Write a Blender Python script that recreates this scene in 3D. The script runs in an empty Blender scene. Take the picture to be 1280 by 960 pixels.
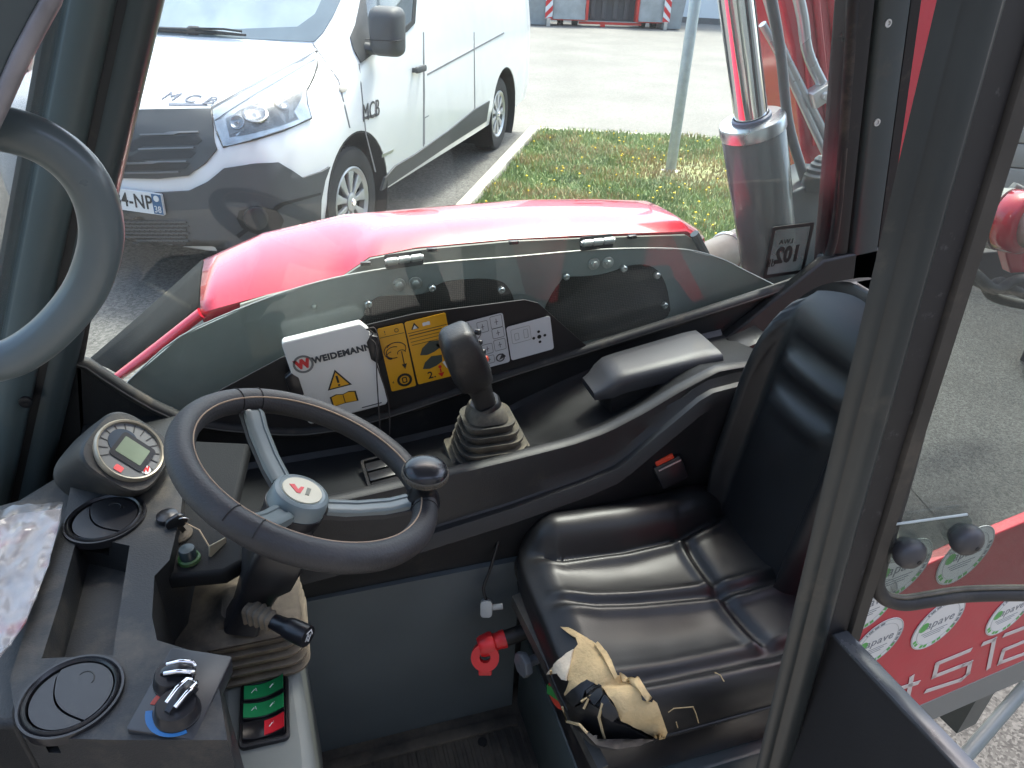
import bpy, bmesh, math, random
import numpy as np
from mathutils import Vector, Matrix, noise as mnoise
from mathutils.bvhtree import BVHTree
from mathutils.geometry import delaunay_2d_cdt
random.seed(7)
R = math.radians
S = bpy.context.scene
COL = S.collection

# ------------------------------------------------------------------ camera
FPX = 900.0                      # focal length in photo pixels (1280 wide)
yaw, pitch, roll, CAMH = R(18), R(31), R(2.3), 2.1
CAM = Vector((0, 0, CAMH))
FW = Vector((math.sin(yaw)*math.cos(pitch), math.cos(yaw)*math.cos(pitch), -math.sin(pitch)))
rt0 = Vector((math.cos(yaw), -math.sin(yaw), 0)); up0 = rt0.cross(FW)
RT = math.cos(roll)*rt0 + math.sin(roll)*up0
UP = math.cos(roll)*up0 - math.sin(roll)*rt0
cd = bpy.data.cameras.new('camera'); cam = bpy.data.objects.new('camera', cd); COL.objects.link(cam)
cd.sensor_width = 36; cd.lens = 36*FPX/1280; cd.clip_start = .02; cd.clip_end = 2000
M3 = Matrix((RT, UP, -FW)).transposed()
cam.matrix_world = Matrix.Translation(CAM) @ M3.to_4x4()
S.camera = cam

# ------------------------------------------------------------------ daylight
SUN_EL, SUN_AZ = R(62), R(40)     # azimuth measured from +Y towards +X
W = bpy.data.worlds.new('World'); S.world = W; W.use_nodes = True
nt = W.node_tree; bg = nt.nodes['Background']
sky = nt.nodes.new('ShaderNodeTexSky'); sky.sky_type = 'NISHITA'; sky.sun_disc = False
sky.sun_elevation = SUN_EL; sky.sun_rotation = SUN_AZ; sky.dust_density = 4; sky.air_density = 1.0; sky.ozone_density = .6
nt.links.new(sky.outputs[0], bg.inputs[0]); bg.inputs[1].default_value = .15
sl = bpy.data.lights.new('sun', 'SUN'); sl.energy = 1.5; sl.angle = R(12); sl.color = (1, .96, .9)
so = bpy.data.objects.new('sun', sl); COL.objects.link(so)
sd = Vector((math.sin(SUN_AZ)*math.cos(SUN_EL), math.cos(SUN_AZ)*math.cos(SUN_EL), math.sin(SUN_EL)))
so.rotation_euler = sd.to_track_quat('Z', 'Y').to_euler(); so.location = (0, 0, 20)
S.view_settings.view_transform = 'Standard'; S.view_settings.look = 'None'
S.view_settings.gamma = 1; S.view_settings.exposure = 2.3
S.render.engine = 'CYCLES'
S.cycles.max_bounces = 8; S.cycles.transparent_max_bounces = 16
S.cycles.caustics_reflective = False; S.cycles.caustics_refractive = False

# ------------------------------------------------------------------ tracing a photo point onto a known plane
def ray(px, py):
    return (FW*FPX + RT*(px-640) - UP*(py-480))/FPX
def pl(px, py, ax, v):
    d = ray(px, py); return CAM + d*((v-CAM[ax])/d[ax])
def AX(px, py, v): return pl(px, py, 0, v)
def AY(px, py, v): return pl(px, py, 1, v)
def AZ(px, py, v): return pl(px, py, 2, v)
def onplane(px, py, o, n):
    d = ray(px, py); return CAM + d*((Vector(o)-CAM).dot(n)/d.dot(n))

# ------------------------------------------------------------------ materials
MATS = {}
def pmat(name, col, rough=.5, metal=0., var=.12, vs=6., bump=0., bs=150., dust=None, coat=0., spec=.5, rvar=.1, alpha=1., emit=None, stretch=None):
    if name in MATS: return MATS[name]
    m = bpy.data.materials.new(name); m.use_nodes = True; MATS[name] = m
    t = m.node_tree; N = t.nodes; L = t.links; b = N['Principled BSDF']
    b.inputs['Metallic'].default_value = metal
    b.inputs['Specular IOR Level'].default_value = spec
    if coat: b.inputs['Coat Weight'].default_value = coat; b.inputs['Coat Roughness'].default_value = .06
    tc = N.new('ShaderNodeTexCoord'); src = tc.outputs['Object']
    if stretch:
        mp = N.new('ShaderNodeMapping'); mp.inputs['Scale'].default_value = stretch; L.new(src, mp.inputs[0]); src = mp.outputs[0]
    n1 = N.new('ShaderNodeTexNoise'); n1.inputs['Scale'].default_value = vs; n1.inputs['Detail'].default_value = 6; L.new(src, n1.inputs['Vector'])
    cr = N.new('ShaderNodeValToRGB'); L.new(n1.outputs[0], cr.inputs[0])
    cr.color_ramp.elements[0].position = .3; cr.color_ramp.elements[1].position = .7
    cr.color_ramp.elements[0].color = tuple(max(0, c*(1-var)) for c in col)+(1,)
    cr.color_ramp.elements[1].color = tuple(min(1, c*(1+var)) for c in col)+(1,)
    cout = cr.outputs[0]
    mr = N.new('ShaderNodeMapRange'); L.new(n1.outputs[0], mr.inputs[0])
    mr.inputs[3].default_value = max(.02, rough-rvar); mr.inputs[4].default_value = min(1, rough+rvar); rout = mr.outputs[0]
    if dust:
        amt, dcol, ds = dust
        n2 = N.new('ShaderNodeTexNoise'); n2.inputs['Scale'].default_value = ds; n2.inputs['Detail'].default_value = 9; n2.inputs['Roughness'].default_value = .68; L.new(tc.outputs['Object'], n2.inputs['Vector'])
        r2 = N.new('ShaderNodeMapRange'); r2.inputs[1].default_value = .62-.3*amt; r2.inputs[2].default_value = .82-.2*amt; r2.inputs[4].default_value = min(1, .25+amt*.75); L.new(n2.outputs[0], r2.inputs[0])
        mx = N.new('ShaderNodeMix'); mx.data_type = 'RGBA'; L.new(r2.outputs[0], mx.inputs[0]); L.new(cout, mx.inputs[6]); mx.inputs[7].default_value = tuple(dcol)+(1,)
        cout = mx.outputs[2]
        m2 = N.new('ShaderNodeMix'); L.new(r2.outputs[0], m2.inputs[0]); L.new(rout, m2.inputs[2]); m2.inputs[3].default_value = .9; rout = m2.outputs[0]
    L.new(cout, b.inputs['Base Color']); L.new(rout, b.inputs['Roughness'])
    if bump:
        n3 = N.new('ShaderNodeTexNoise'); n3.inputs['Scale'].default_value = bs; n3.inputs['Detail'].default_value = 3; L.new(src, n3.inputs['Vector'])
        bp = N.new('ShaderNodeBump'); bp.inputs['Strength'].default_value = bump; bp.inputs['Distance'].default_value = .002; L.new(n3.outputs[0], bp.inputs['Height']); L.new(bp.outputs[0], b.inputs['Normal'])
    if alpha < 1: b.inputs['Alpha'].default_value = alpha
    if emit: b.inputs['Emission Color'].default_value = emit[0]+(1,); b.inputs['Emission Strength'].default_value = emit[1]
    return m
def glassmat(name, tint=(.92, .96, .95), ior=1.5, dirt=.04, dcol=(.5, .5, .48), rough=.0):
    if name in MATS: return MATS[name]
    m = bpy.data.materials.new(name); m.use_nodes = True; MATS[name] = m
    t = m.node_tree; N = t.nodes; L = t.links; N.remove(N['Principled BSDF']); out = N['Material Output']
    tr = N.new('ShaderNodeBsdfTransparent'); tr.inputs[0].default_value = tint+(1,)
    gl = N.new('ShaderNodeBsdfGlossy'); gl.inputs['Roughness'].default_value = rough
    fr = N.new('ShaderNodeFresnel'); gm = N.new('ShaderNodeNewGeometry')
    io = N.new('ShaderNodeMapRange'); io.inputs[3].default_value = ior; io.inputs[4].default_value = 1/ior; L.new(gm.outputs['Backfacing'], io.inputs[0]); L.new(io.outputs[0], fr.inputs[0])
    mx = N.new('ShaderNodeMixShader'); L.new(fr.outputs[0], mx.inputs[0]); L.new(tr.outputs[0], mx.inputs[1]); L.new(gl.outputs[0], mx.inputs[2])
    df = N.new('ShaderNodeBsdfDiffuse'); df.inputs[0].default_value = dcol+(1,)
    tc = N.new('ShaderNodeTexCoord'); n = N.new('ShaderNodeTexNoise'); n.inputs['Scale'].default_value = 5; n.inputs['Detail'].default_value = 8; L.new(tc.outputs['Object'], n.inputs['Vector'])
    mr = N.new('ShaderNodeMapRange'); mr.inputs[1].default_value = .35; mr.inputs[2].default_value = .8; mr.inputs[3].default_value = dirt*.4; mr.inputs[4].default_value = dirt*1.8; L.new(n.outputs[0], mr.inputs[0])
    m2 = N.new('ShaderNodeMixShader'); L.new(mr.outputs[0], m2.inputs[0]); L.new(mx.outputs[0], m2.inputs[1]); L.new(df.outputs[0], m2.inputs[2])
    L.new(m2.outputs[0], out.inputs[0]); return m
DUST = (.20, .165, .12)
def K(): return pmat('black_plastic', (.015, .016, .0175), .46, var=.25, bump=.25, bs=420, dust=(.05, DUST, 7), rvar=.08)
def KD(): return pmat('dusty_black_plastic', (.016, .018, .020), .52, var=.3, bump=.3, bs=380, dust=(.34, DUST, 6))
def KS(): return pmat('smooth_black_plastic', (.014, .014, .016), .3, var=.2, dust=(.05, DUST, 12))
def RUB(): return pmat('rubber_seal', (.02, .02, .02), .62, var=.3, dust=(.3, DUST, 14))
def GP(): return pmat('anthracite_paint', (.056, .074, .077), .34, var=.1, vs=4, bump=.05, bs=60, dust=(.06, DUST, 5), rvar=.06)
def GL(): return pmat('mid_grey_paint', (.10, .125, .13), .42, var=.1, bump=.06, bs=90, dust=(.1, DUST, 6))
def STEEL(): return pmat('zinc_steel', (.55, .56, .55), .35, .85, var=.12, vs=30)
def CHROME(): return pmat('chrome', (.8, .8, .82), .08, 1., var=.03, rvar=.04)
def RED(): return pmat('red_gloss_paint', (.50, .010, .028), .22, var=.05, coat=1., rvar=.05)
def WHT(): return pmat('white_print', (.75, .76, .75), .38, var=.03)
def BLKI(): return pmat('black_ink', (.012, .012, .012), .5, var=.05)
def YEL(): return pmat('yellow_print', (.80, .40, .012), .4, var=.04)
def REDI(): return pmat('red_print', (.62, .015, .02), .4, var=.05)

# ------------------------------------------------------------------ mesh builder
ORG = {}
def frame(o, u, v=None, n=None):
    u = Vector(u).normalized()
    if n is None:
        v = Vector(v); n = u.cross(v).normalized(); v = n.cross(u)
    else:
        n = Vector(n).normalized(); u = (u-n*u.dot(n)).normalized(); v = n.cross(u)
    M = Matrix.Identity(4)
    for i in range(3): M[i][0], M[i][1], M[i][2], M[i][3] = u[i], v[i], n[i], o[i]
    return M
def lookframe(a, b, ref=(0, 0, 1)):
    a = Vector(a); z = (Vector(b)-a).normalized(); ref = Vector(ref)
    if abs(z.dot(ref)) > .97: ref = Vector((1, 0, 0))
    x = ref.cross(z).normalized(); y = z.cross(x)
    M = Matrix.Identity(4)
    for i in range(3): M[i][0], M[i][1], M[i][2], M[i][3] = x[i], y[i], z[i], a[i]
    return M
class MB:
    def __init__(s, M=None): s.v = []; s.f = []; s.mi = []; s.M = M or Matrix.Identity(4); s.cur = 0
    def add(s, vs, fs, M=None):
        T = s.M @ M if M is not None else s.M
        o = len(s.v); s.v += [T @ Vector(p) for p in vs]
        flip = T.determinant() < 0
        for f in fs:
            f = [i+o for i in f]; s.f.append(f[::-1] if flip else f); s.mi.append(s.cur)
        return s
    def box(s, c, d, M=None, bev=0., seg=2):
        x, y, z = c; a, b, h = d[0]/2, d[1]/2, d[2]/2
        vs = [(x+i*a, y+j*b, z+k*h) for k in (-1, 1) for j in (-1, 1) for i in (-1, 1)]
        fs = [(0, 2, 3, 1), (4, 5, 7, 6), (0, 1, 5, 4), (2, 6, 7, 3), (0, 4, 6, 2), (1, 3, 7, 5)]
        if bev: vs, fs = bevelled(vs, fs, bev, seg)
        return s.add(vs, fs, M)
    def prism(s, poly, z0, z1, M=None, bev=0., seg=2):
        n = len(poly)
        if sum(poly[i][0]*poly[(i+1) % n][1]-poly[(i+1) % n][0]*poly[i][1] for i in range(n)) < 0: poly = poly[::-1]
        vs = [(p[0], p[1], z0) for p in poly]+[(p[0], p[1], z1) for p in poly]
        fs = [tuple(range(n))[::-1], tuple(range(n, 2*n))]+[(i, (i+1) % n, n+(i+1) % n, n+i) for i in range(n)]
        if bev: vs, fs = bevelled(vs, fs, bev, seg)
        return s.add(vs, fs, M)
    def ring(s, outer, inner, z0, z1, M=None):
        n = len(outer)
        vs = [(p[0], p[1], z) for z in (z0, z1) for q in (outer, inner) for p in q]
        fs = []
        for i in range(n):
            j = (i+1) % n
            fs += [(i, n+i, n+j, j), (2*n+i, 2*n+j, 3*n+j, 3*n+i), (i, j, 2*n+j, 2*n+i), (n+i, 3*n+i, 3*n+j, n+j)]
        return s.add(vs, fs, M)
    def loft(s, rings, closed=True, caps=True, M=None, loop=False):
        n = len(rings[0]); vs = [p for r in rings for p in r]; fs = []; m = len(rings)
        for k in range(m if loop else m-1):
            a, b = k*n, ((k+1) % m)*n
            for i in range(n if closed else n-1):
                j = (i+1) % n; fs.append((a+i, a+j, b+j, b+i))
        if caps and closed and not loop: fs += [tuple(range(n))[::-1], tuple(range((m-1)*n, m*n))]
        return s.add(vs, fs, M)
    def tube(s, path, r, seg=12, closed=False, caps=True, sq=None):
        P = [Vector(p) for p in path]; n = len(P); rs = r if isinstance(r, (list, tuple)) else [r]*n
        tan = []
        for i in range(n):
            a = P[(i-1) % n] if (closed or i) else P[i]; b = P[(i+1) % n] if (closed or i < n-1) else P[i]
            tan.append((b-a).normalized())
        up = Vector((0, 0, 1)) if abs(tan[0].z) < .9 else Vector((1, 0, 0))
        rings = []; x = up.cross(tan[0]).normalized()
        for i in range(n):
            x = (x-tan[i]*x.dot(tan[i])).normalized(); y = tan[i].cross(x)
            kx, ky = sq or (1, 1)
            rings.append([P[i]+rs[i]*(kx*math.cos(t)*x+ky*math.sin(t)*y) for t in [2*math.pi*k/seg for k in range(seg)]])
        return s.loft(rings, True, caps, None, closed)
    def lathe(s, prof, M=None, seg=24, cap=True):
        rings = [[(r*math.cos(2*math.pi*k/seg), r*math.sin(2*math.pi*k/seg), z) for k in range(seg)] for r, z in prof]
        return s.loft(rings, True, cap, M)
    def cyl(s, a, b, r, seg=16, r2=None, bev=0):
        M = lookframe(a, b); L = (Vector(b)-Vector(a)).length; r2 = r if r2 is None else r2
        pr = [(r, 0), (r2, L)]
        if bev: pr = [(r-bev, 0), (r, bev), (r2, L-bev), (r2-bev, L)]
        return s.lathe(pr, M, seg)
    def text(s, txt, size, M, depth=.0006, align='CENTER', bold=0., shear=0., xs=1.):
        vs, fs = textgeo(txt, size, depth, align, bold, shear, xs); return s.add(vs, fs, M)
    def build(s, name, mats, parent=None, origin=None, smooth=40, bev=0., bseg=2):
        if not isinstance(mats, (list, tuple)): mats = [mats]
        me = bpy.data.meshes.new(name)
        o = bpy.data.objects.new(name, me); COL.objects.link(o)
        base = Vector(origin) if origin is not None else (ORG[parent.name] if parent else Vector((0, 0, 0)))
        me.from_pydata([tuple(p-base) for p in s.v], [], s.f)
        for m in mats: me.materials.append(m)
        if len(mats) > 1: me.polygons.foreach_set('material_index', s.mi)
        if smooth:
            me.polygons.foreach_set('use_smooth', [True]*len(me.polygons)); me.set_sharp_from_angle(angle=R(smooth))
        me.validate(); me.update()
        if parent:
            o.parent = parent; o.location = base-ORG[parent.name]
        else: o.location = base
        ORG[o.name] = base
        if bev:
            b = o.modifiers.new('bevel', 'BEVEL'); b.width = bev; b.segments = bseg; b.limit_method = 'ANGLE'; b.angle_limit = R(35)
        return o
def bevelled(vs, fs, w, seg):
    bm = bmesh.new(); bv = [bm.verts.new(v) for v in vs]
    for f in fs: bm.faces.new([bv[i] for i in f])
    bm.normal_update()
    ed = [e for e in bm.edges if len(e.link_faces) == 2 and e.calc_face_angle(0) > R(20)]
    bmesh.ops.bevel(bm, geom=ed, offset=w, segments=seg, affect='EDGES', profile=.5, clamp_overlap=True)
    bm.verts.index_update()
    r = [tuple(v.co) for v in bm.verts], [tuple(v.index for v in f.verts) for f in bm.faces]; bm.free(); return r
TC = {}
def textgeo(txt, size, depth, align, bold, shear, xs):
    k = (txt, size, depth, align, bold, shear, xs)
    if k in TC: return TC[k]
    c = bpy.data.curves.new('t', 'FONT'); c.body = txt; c.size = size; c.extrude = depth/2; c.align_x = align; c.align_y = 'CENTER'; c.offset = bold; c.shear = shear; c.resolution_u = 3; c.space_character = 1.06
    o = bpy.data.objects.new('t', c); COL.objects.link(o)
    dg = bpy.context.evaluated_depsgraph_get(); me = bpy.data.meshes.new_from_object(o.evaluated_get(dg))
    TC[k] = ([(v.co.x*xs, v.co.y, v.co.z+depth/2) for v in me.vertices], [tuple(p.vertices) for p in me.polygons])
    bpy.data.objects.remove(o); bpy.data.curves.remove(c); bpy.data.meshes.remove(me); return TC[k]
def thing(name, label, cat, loc, group=None, kind=None):
    o = bpy.data.objects.new(name, None); COL.objects.link(o); o.location = loc; o.empty_display_size = .05
    ORG[o.name] = Vector(loc); return tag(o, label, cat, group, kind)
def sub(name, parent, loc):
    o = bpy.data.objects.new(name, None); COL.objects.link(o); o.parent = parent; o.empty_display_size = .05
    o.location = Vector(loc)-ORG[parent.name]; ORG[o.name] = Vector(loc); return o
def tag(o, label=None, cat=None, group=None, kind=None):
    if label: o['label'] = label
    if cat: o['category'] = cat
    if group: o['group'] = group
    if kind: o['kind'] = kind
    return o
def dup(o, parent, loc):
    c = o.copy(); COL.objects.link(c); c.parent = parent
    c.location = Vector(loc)-(ORG[parent.name] if parent else Vector((0, 0, 0))); ORG[c.name] = Vector(loc); return c
def rrect(w, h, r, n=4, c=(0, 0)):
    out = []
    for sx, sy, a0 in ((1, 1, 0), (-1, 1, 90), (-1, -1, 180), (1, -1, 270)):
        for k in range(n+1):
            a = R(a0+90*k/n); out.append((c[0]+sx*(w/2-r)+r*math.cos(a), c[1]+sy*(h/2-r)+r*math.sin(a)))
    return out
def circ(r, n=24, c=(0, 0), a0=0, a1=360, full=True):
    return [(c[0]+r*math.cos(R(a0+(a1-a0)*k/(n if full else n-1))), c[1]+r*math.sin(R(a0+(a1-a0)*k/(n if full else n-1)))) for k in range(n)]
def smoothpath(P, n=6, closed=False):
    P = [Vector(p) for p in P]; m = len(P); out = []
    for i in range(m if closed else m-1):
        g = lambda k: P[k % m] if closed else P[max(0, min(m-1, k))]
        p0, p1, p2, p3 = g(i-1), g(i), g(i+1), g(i+2)
        for k in range(n):
            t = k/n
            out.append(.5*((2*p1)+(p2-p0)*t+(2*p0-5*p1+4*p2-p3)*t*t+(3*p1-p0-3*p2+p3)*t**3))
    if not closed: out.append(P[-1])
    return out
def interp(x, pts):
    if x <= pts[0][0]: return pts[0][1]
    for (a, b), (c, d) in zip(pts, pts[1:]):
        if x <= c: return b+(d-b)*(x-a)/(c-a)
    return pts[-1][1]
def sm(x, a, b):
    t = max(0, min(1, (x-a)/(b-a))); return t*t*(3-2*t)
def inpoly(x, y, P):
    c = False; j = len(P)-1
    for i in range(len(P)):
        if (P[i][1] > y) != (P[j][1] > y) and x < (P[j][0]-P[i][0])*(y-P[i][1])/(P[j][1]-P[i][1])+P[i][0]: c = not c
        j = i
    return c
def trace(poly, fn, step=8):
    """triangulates an outline seen in the photo and lays its points on a real surface with fn(px,py)->(point, normal)"""
    pts = []; n = len(poly)
    for i in range(n):
        a, b = Vector(poly[i]), Vector(poly[(i+1) % n]); k = max(1, int((b-a).length/step))
        pts += [a+(b-a)*j/k for j in range(k)]
    nb = len(pts); xs = [p.x for p in pts]; ys = [p.y for p in pts]
    y = min(ys)+step*.5
    while y < max(ys):
        x = min(xs)+step*.5
        while x < max(xs):
            if inpoly(x, y, poly) and min((Vector((x, y))-p).length for p in pts[:nb]) > step*.45: pts.append(Vector((x, y)))
            x += step
        y += step
    v2, e, f, *_ = delaunay_2d_cdt(pts, [], [list(range(nb))], 1, 1e-4)
    hits = [fn(p.x, p.y) for p in v2]
    ok = [h for h in hits if h]
    hits = [h if h else ok[0] for h in hits]
    return [h[0] for h in hits], [h[1] for h in hits], [tuple(q) for q in f]
def shell(mb, P, Nn, F, off, th):
    """closed sheet of thickness th standing off proud of a surface"""
    n = len(P); top = [P[i]+Nn[i]*off for i in range(n)]; bot = [P[i]+Nn[i]*(off-th) for i in range(n)]
    fs = []; ec = {}
    for f in F:
        nrm = (top[f[1]]-top[f[0]]).cross(top[f[2]]-top[f[0]])
        if nrm.dot(Nn[f[0]]) < 0: f = f[::-1]
        fs.append(f); fs.append(tuple(i+n for i in f[::-1]))
        for i in range(len(f)): ec.setdefault((f[i], f[(i+1) % len(f)]), 1)
    for a, b in ec:
        if (b, a) not in ec: fs.append((b, a, a+n, b+n))
    mb.add(top+bot, fs); return mb
# =================================================================== the yard
asph = pmat('sunlit_asphalt', (.195, .186, .166), .9, var=.16, vs=.7, bump=.7, bs=55)
def speckle(m, scale, amt, lo, hi):
    t = m.node_tree; N = t.nodes; L = t.links; b = N['Principled BSDF']; src = b.inputs['Base Color'].links[0].from_socket
    tc = N.new('ShaderNodeTexCoord'); v = N.new('ShaderNodeTexVoronoi'); v.inputs['Scale'].default_value = scale; L.new(tc.outputs['Object'], v.inputs['Vector'])
    sp = N.new('ShaderNodeSeparateColor'); L.new(v.outputs['Color'], sp.inputs[0])
    mr = N.new('ShaderNodeMapRange'); mr.inputs[3].default_value = lo; mr.inputs[4].default_value = hi; L.new(sp.outputs[0], mr.inputs[0])
    mx = N.new('ShaderNodeMix'); mx.data_type = 'RGBA'; mx.blend_type = 'MULTIPLY'; mx.inputs[0].default_value = amt; L.new(src, mx.inputs[6]); L.new(mr.outputs[0], mx.inputs[7]); L.new(mx.outputs[2], b.inputs['Base Color'])
speckle(asph, 75, 1, .72, 1.2)
dark = pmat('darker_asphalt', (.05, .05, .047), .92, var=.2, vs=1.2, bump=.9, bs=48)  # darker ground tone with stronger speckle
speckle(dark, 130, 1, .4, 1.7)
def sheet(name, poly, z, m, label=None):
    mb = MB(); n = len(poly); mb.add([(x, y, z) for x, y in poly], [tuple(range(n))])
    o = mb.build(name, m, smooth=0); o['kind'] = 'structure'
    if label: o['label'] = label
    return o
sheet('ground', [(-400, -400), (500, -400), (500, 500), (-400, 500)], 0, asph, 'pale sunlit asphalt yard around the parked van')
da, db_ = AZ(1124, 720, 0), AZ(1124, 212, 0)
sheet('dark_asphalt', [(1.3, -3.9), (40, -3.9), (40, db_.y+3), (db_.x, db_.y), (da.x, da.y), (1.3, .9)], .004, dark, 'coarse dark asphalt behind the machine')

# --- kerb and lawn
K0, K1 = AZ(578, 254, .1), AZ(668, 157, .1); K0.z = 0
K1.z = 0; kd = (K1-K0); kd.z = 0; kl = kd.length; kd.normalize(); kn = Vector((kd.y, -kd.x, 0))
K0 = K1-kd*6.2; kl = 6.2
kerbm = pmat('concrete_kerb', (.52, .48, .41), .9, var=.18, vs=9, bump=.5, bs=70)
kroot = thing('kerb', 'pale concrete kerb of butted stones between van and lawn', 'kerb', K0)
nst = 6
prof = [(-.07, 0), (.07, 0), (.07, .10), (-.045, .10), (-.07, .075)]
for i in range(nst):
    mb = MB(); L_ = kl/nst
    M = frame(K0+kd*(i*L_), kn, Vector((0, 0, 1)))
    mb.prism([(x, y) for x, y in prof], -(L_-.012), 0, M, bev=.008)
    mb.build('kerb_stone', kerbm, kroot)
KE = K1
far2 = AZ(1075, 190, .0)
fd = (far2-KE); fd.z = 0; fl = fd.length; fd.normalize(); fn = Vector((-fd.y, fd.x, 0))
k2 = thing('kerb', 'low flush concrete kerb along the far edge of the lawn', 'kerb', KE)
for i in range(5):
    mb = MB(); L_ = fl/5
    M = frame(KE+fd*(i*L_)+fn*.1, fn, Vector((0, 0, 1)))
    mb.prism([(-.09, 0), (.09, 0), (.09, .05), (-.09, .05)], 0, L_-.01, M, bev=.006)
    mb.build('kerb_stone', kerbm, k2)
bay = pmat('shaded_bay_asphalt', (.125, .12, .11), .92, var=.16, vs=1.4, bump=.8, bs=50); speckle(bay, 66, 1, .6, 1.4)  # grey bay tone, darkened to stand in for the van's shadow
bl = K0-kd*3.0
sheet('shaded_bay', [(bl.x, bl.y), (K1.x, K1.y), (K1.x-9, K1.y+4.5), (-16, 8), (-16, -3.8), (.2, -3.8)], .004, bay, 'grey asphalt bay under the parked van, toned darker for its shadow')
LA, LB = K0+kn*.1, KE+kn*.1
LC = AZ(1122, 196, 0); LD = AZ(1122, 470, 0)
lawn = [LA, LB, far2, LC, LD]
soil = pmat('lawn_soil', (.23, .25, .11), .95, var=.45, vs=3.5, bump=.6, bs=30)
sheet('lawn_soil', [(p.x, p.y) for p in lawn], .05, soil, 'grassy soil of the lawn')
postb = AZ(838, 213, .05)
def grass(name, n, hmin, hmax, cols, seedv):
    rnd = random.Random(seedv); mb = MB(); poly = [(p.x, p.y) for p in lawn]
    xs = [p[0] for p in poly]; ys = [p[1] for p in poly]; vs = []; fs = []; mi = []; c = 0
    while c < n:
        x, y = rnd.uniform(min(xs), max(xs)), rnd.uniform(min(ys), max(ys))
        if not inpoly(x, y, poly): continue
        c += 1
        cl = mnoise.noise(Vector((x*1.3, y*1.3, 3)))*.5+mnoise.noise(Vector((x*4, y*4, 1)))*.35
        bare = math.exp(-((x-postb.x-.25)**2/.55+(y-postb.y+.1)**2/.28))
        if rnd.random() < bare*.75: continue
        h = rnd.uniform(hmin, hmax)*(1+cl)*(1-.5*bare); a = rnd.uniform(0, 6.28); w = .006+.004*rnd.random()
        dx, dy = math.cos(a), math.sin(a); ln = rnd.uniform(.1, .8)*h; b = rnd.uniform(0, 6.28)
        o = len(vs); lx, ly = math.cos(b)*ln, math.sin(b)*ln
        vs += [(x-dx*w, y-dy*w, .045), (x+dx*w, y+dy*w, .045), (x+lx*.4+dx*w*.7, y+ly*.4+dy*w*.7, .05+h*.6), (x+lx*.4-dx*w*.7, y+ly*.4-dy*w*.7, .05+h*.6), (x+lx, y+ly, .05+h)]
        fs += [(o, o+1, o+2, o+3), (o+3, o+2, o+4)]
        k = int(max(0, min(len(cols)-1, (cl*1.1+.5+rnd.uniform(-.28, .28)+bare*.7)*len(cols)))); mi += [k, k]
    mb.v = [Vector(v) for v in vs]; mb.f = fs; mb.mi = mi
    o = mb.build(name, cols, smooth=0); o['kind'] = 'stuff'; return o
gm = [pmat('grass_%s' % n, c, .75, var=.2, vs=3, spec=.2) for n, c in (('deep', (.20, .28, .12)), ('mid', (.28, .36, .16)), ('fresh', (.36, .42, .21)), ('dry', (.42, .34, .18)))]
g = grass('grass', 62000, .035, .085, gm, 4); tag(g, 'short sunlit grass of the lawn beside the kerb', 'grass')
# dandelions
dy = pmat('dandelion_yellow', (.78, .55, .02), .7, var=.1)
rnd = random.Random(3); mb = MB(); poly = [(p.x, p.y) for p in lawn]; c = 0
while c < 190:
    x, y = rnd.uniform(1, 8), rnd.uniform(4, 11)
    if not inpoly(x, y, poly): continue
    if mnoise.noise(Vector((x*.9, y*.9, 7))) < rnd.uniform(-.45, .5): continue
    c += 1; h = rnd.uniform(.09, .14); r = rnd.uniform(.009, .015)
    mb.lathe([(.0015, .04), (.0015, h), (r, h+.004), (r*.8, h+.012)], Matrix.Translation((x, y, 0)), 6)
o = mb.build('dandelions', dy, smooth=0); tag(o, 'yellow dandelions scattered through the lawn', 'flowers', kind='stuff')

# --- sign post
t = thing('sign_post', 'plain galvanised sign post standing in the lawn', 'post', postb)
mb = MB(); gal = pmat('galvanised_steel', (.42, .46, .46), .5, .55, var=.12, vs=14)
ph = 3.6
mb.lathe([(.058, 0), (.058, ph), (.05, ph+.01)], Matrix.Translation(postb), 20); mb.build('tube', gal, t)
mb = MB(); mb.lathe([(.13, -.06), (.12, -.005), (.06, .012)], Matrix.Translation(postb), 14); mb.build('footing', kerbm, t)

# --- white building far behind
wc = pmat('white_render', (.8, .8, .78), .85, var=.04, vs=1, bump=.2)
bw0, bw1 = AZ(600, 13, 0), AZ(900, 31, 0)
bd = (bw1-bw0).normalized(); bnv = Vector((-bd.y, bd.x, 0))
if bnv.y < 0: bnv = -bnv
b0 = bw0-bd*9; b1 = bw1+bd*16; L_ = (b1-b0).length
t = thing('building', 'long white rendered building far across the yard', 'building', b0)
Mb = frame(b0, bd, bnv, None)
mb = MB(Mb); mb.box((L_/2, 4, 3.0), (L_, 8, 5.6)); mb.build('wall', wc, t)
mb = MB(Mb); mb.box((L_/2, 4, .1), (L_+.04, 8.04, .2)); mb.build('plinth', pmat('dark_plinth', (.16, .15, .14), .9), t)
mb = MB(Mb); mb.box((L_/2, 4, 5.9), (L_+.5, 8.5, .2)); mb.build('roof', pmat('roof_sheet', (.2, .2, .21), .6), t)
for i in range(6):
    mb = MB(Mb); x = 3+i*L_/6.2
    mb.box((x, -.02, 3.6), (1.6, .06, 1.1)); w = mb.build('window', wc, t)
    mb = MB(Mb); mb.box((x, -.06, 3.6), (1.45, .03, .95)); mb.build('pane', pmat('dark_window', (.05, .06, .07), .08), w)

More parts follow.
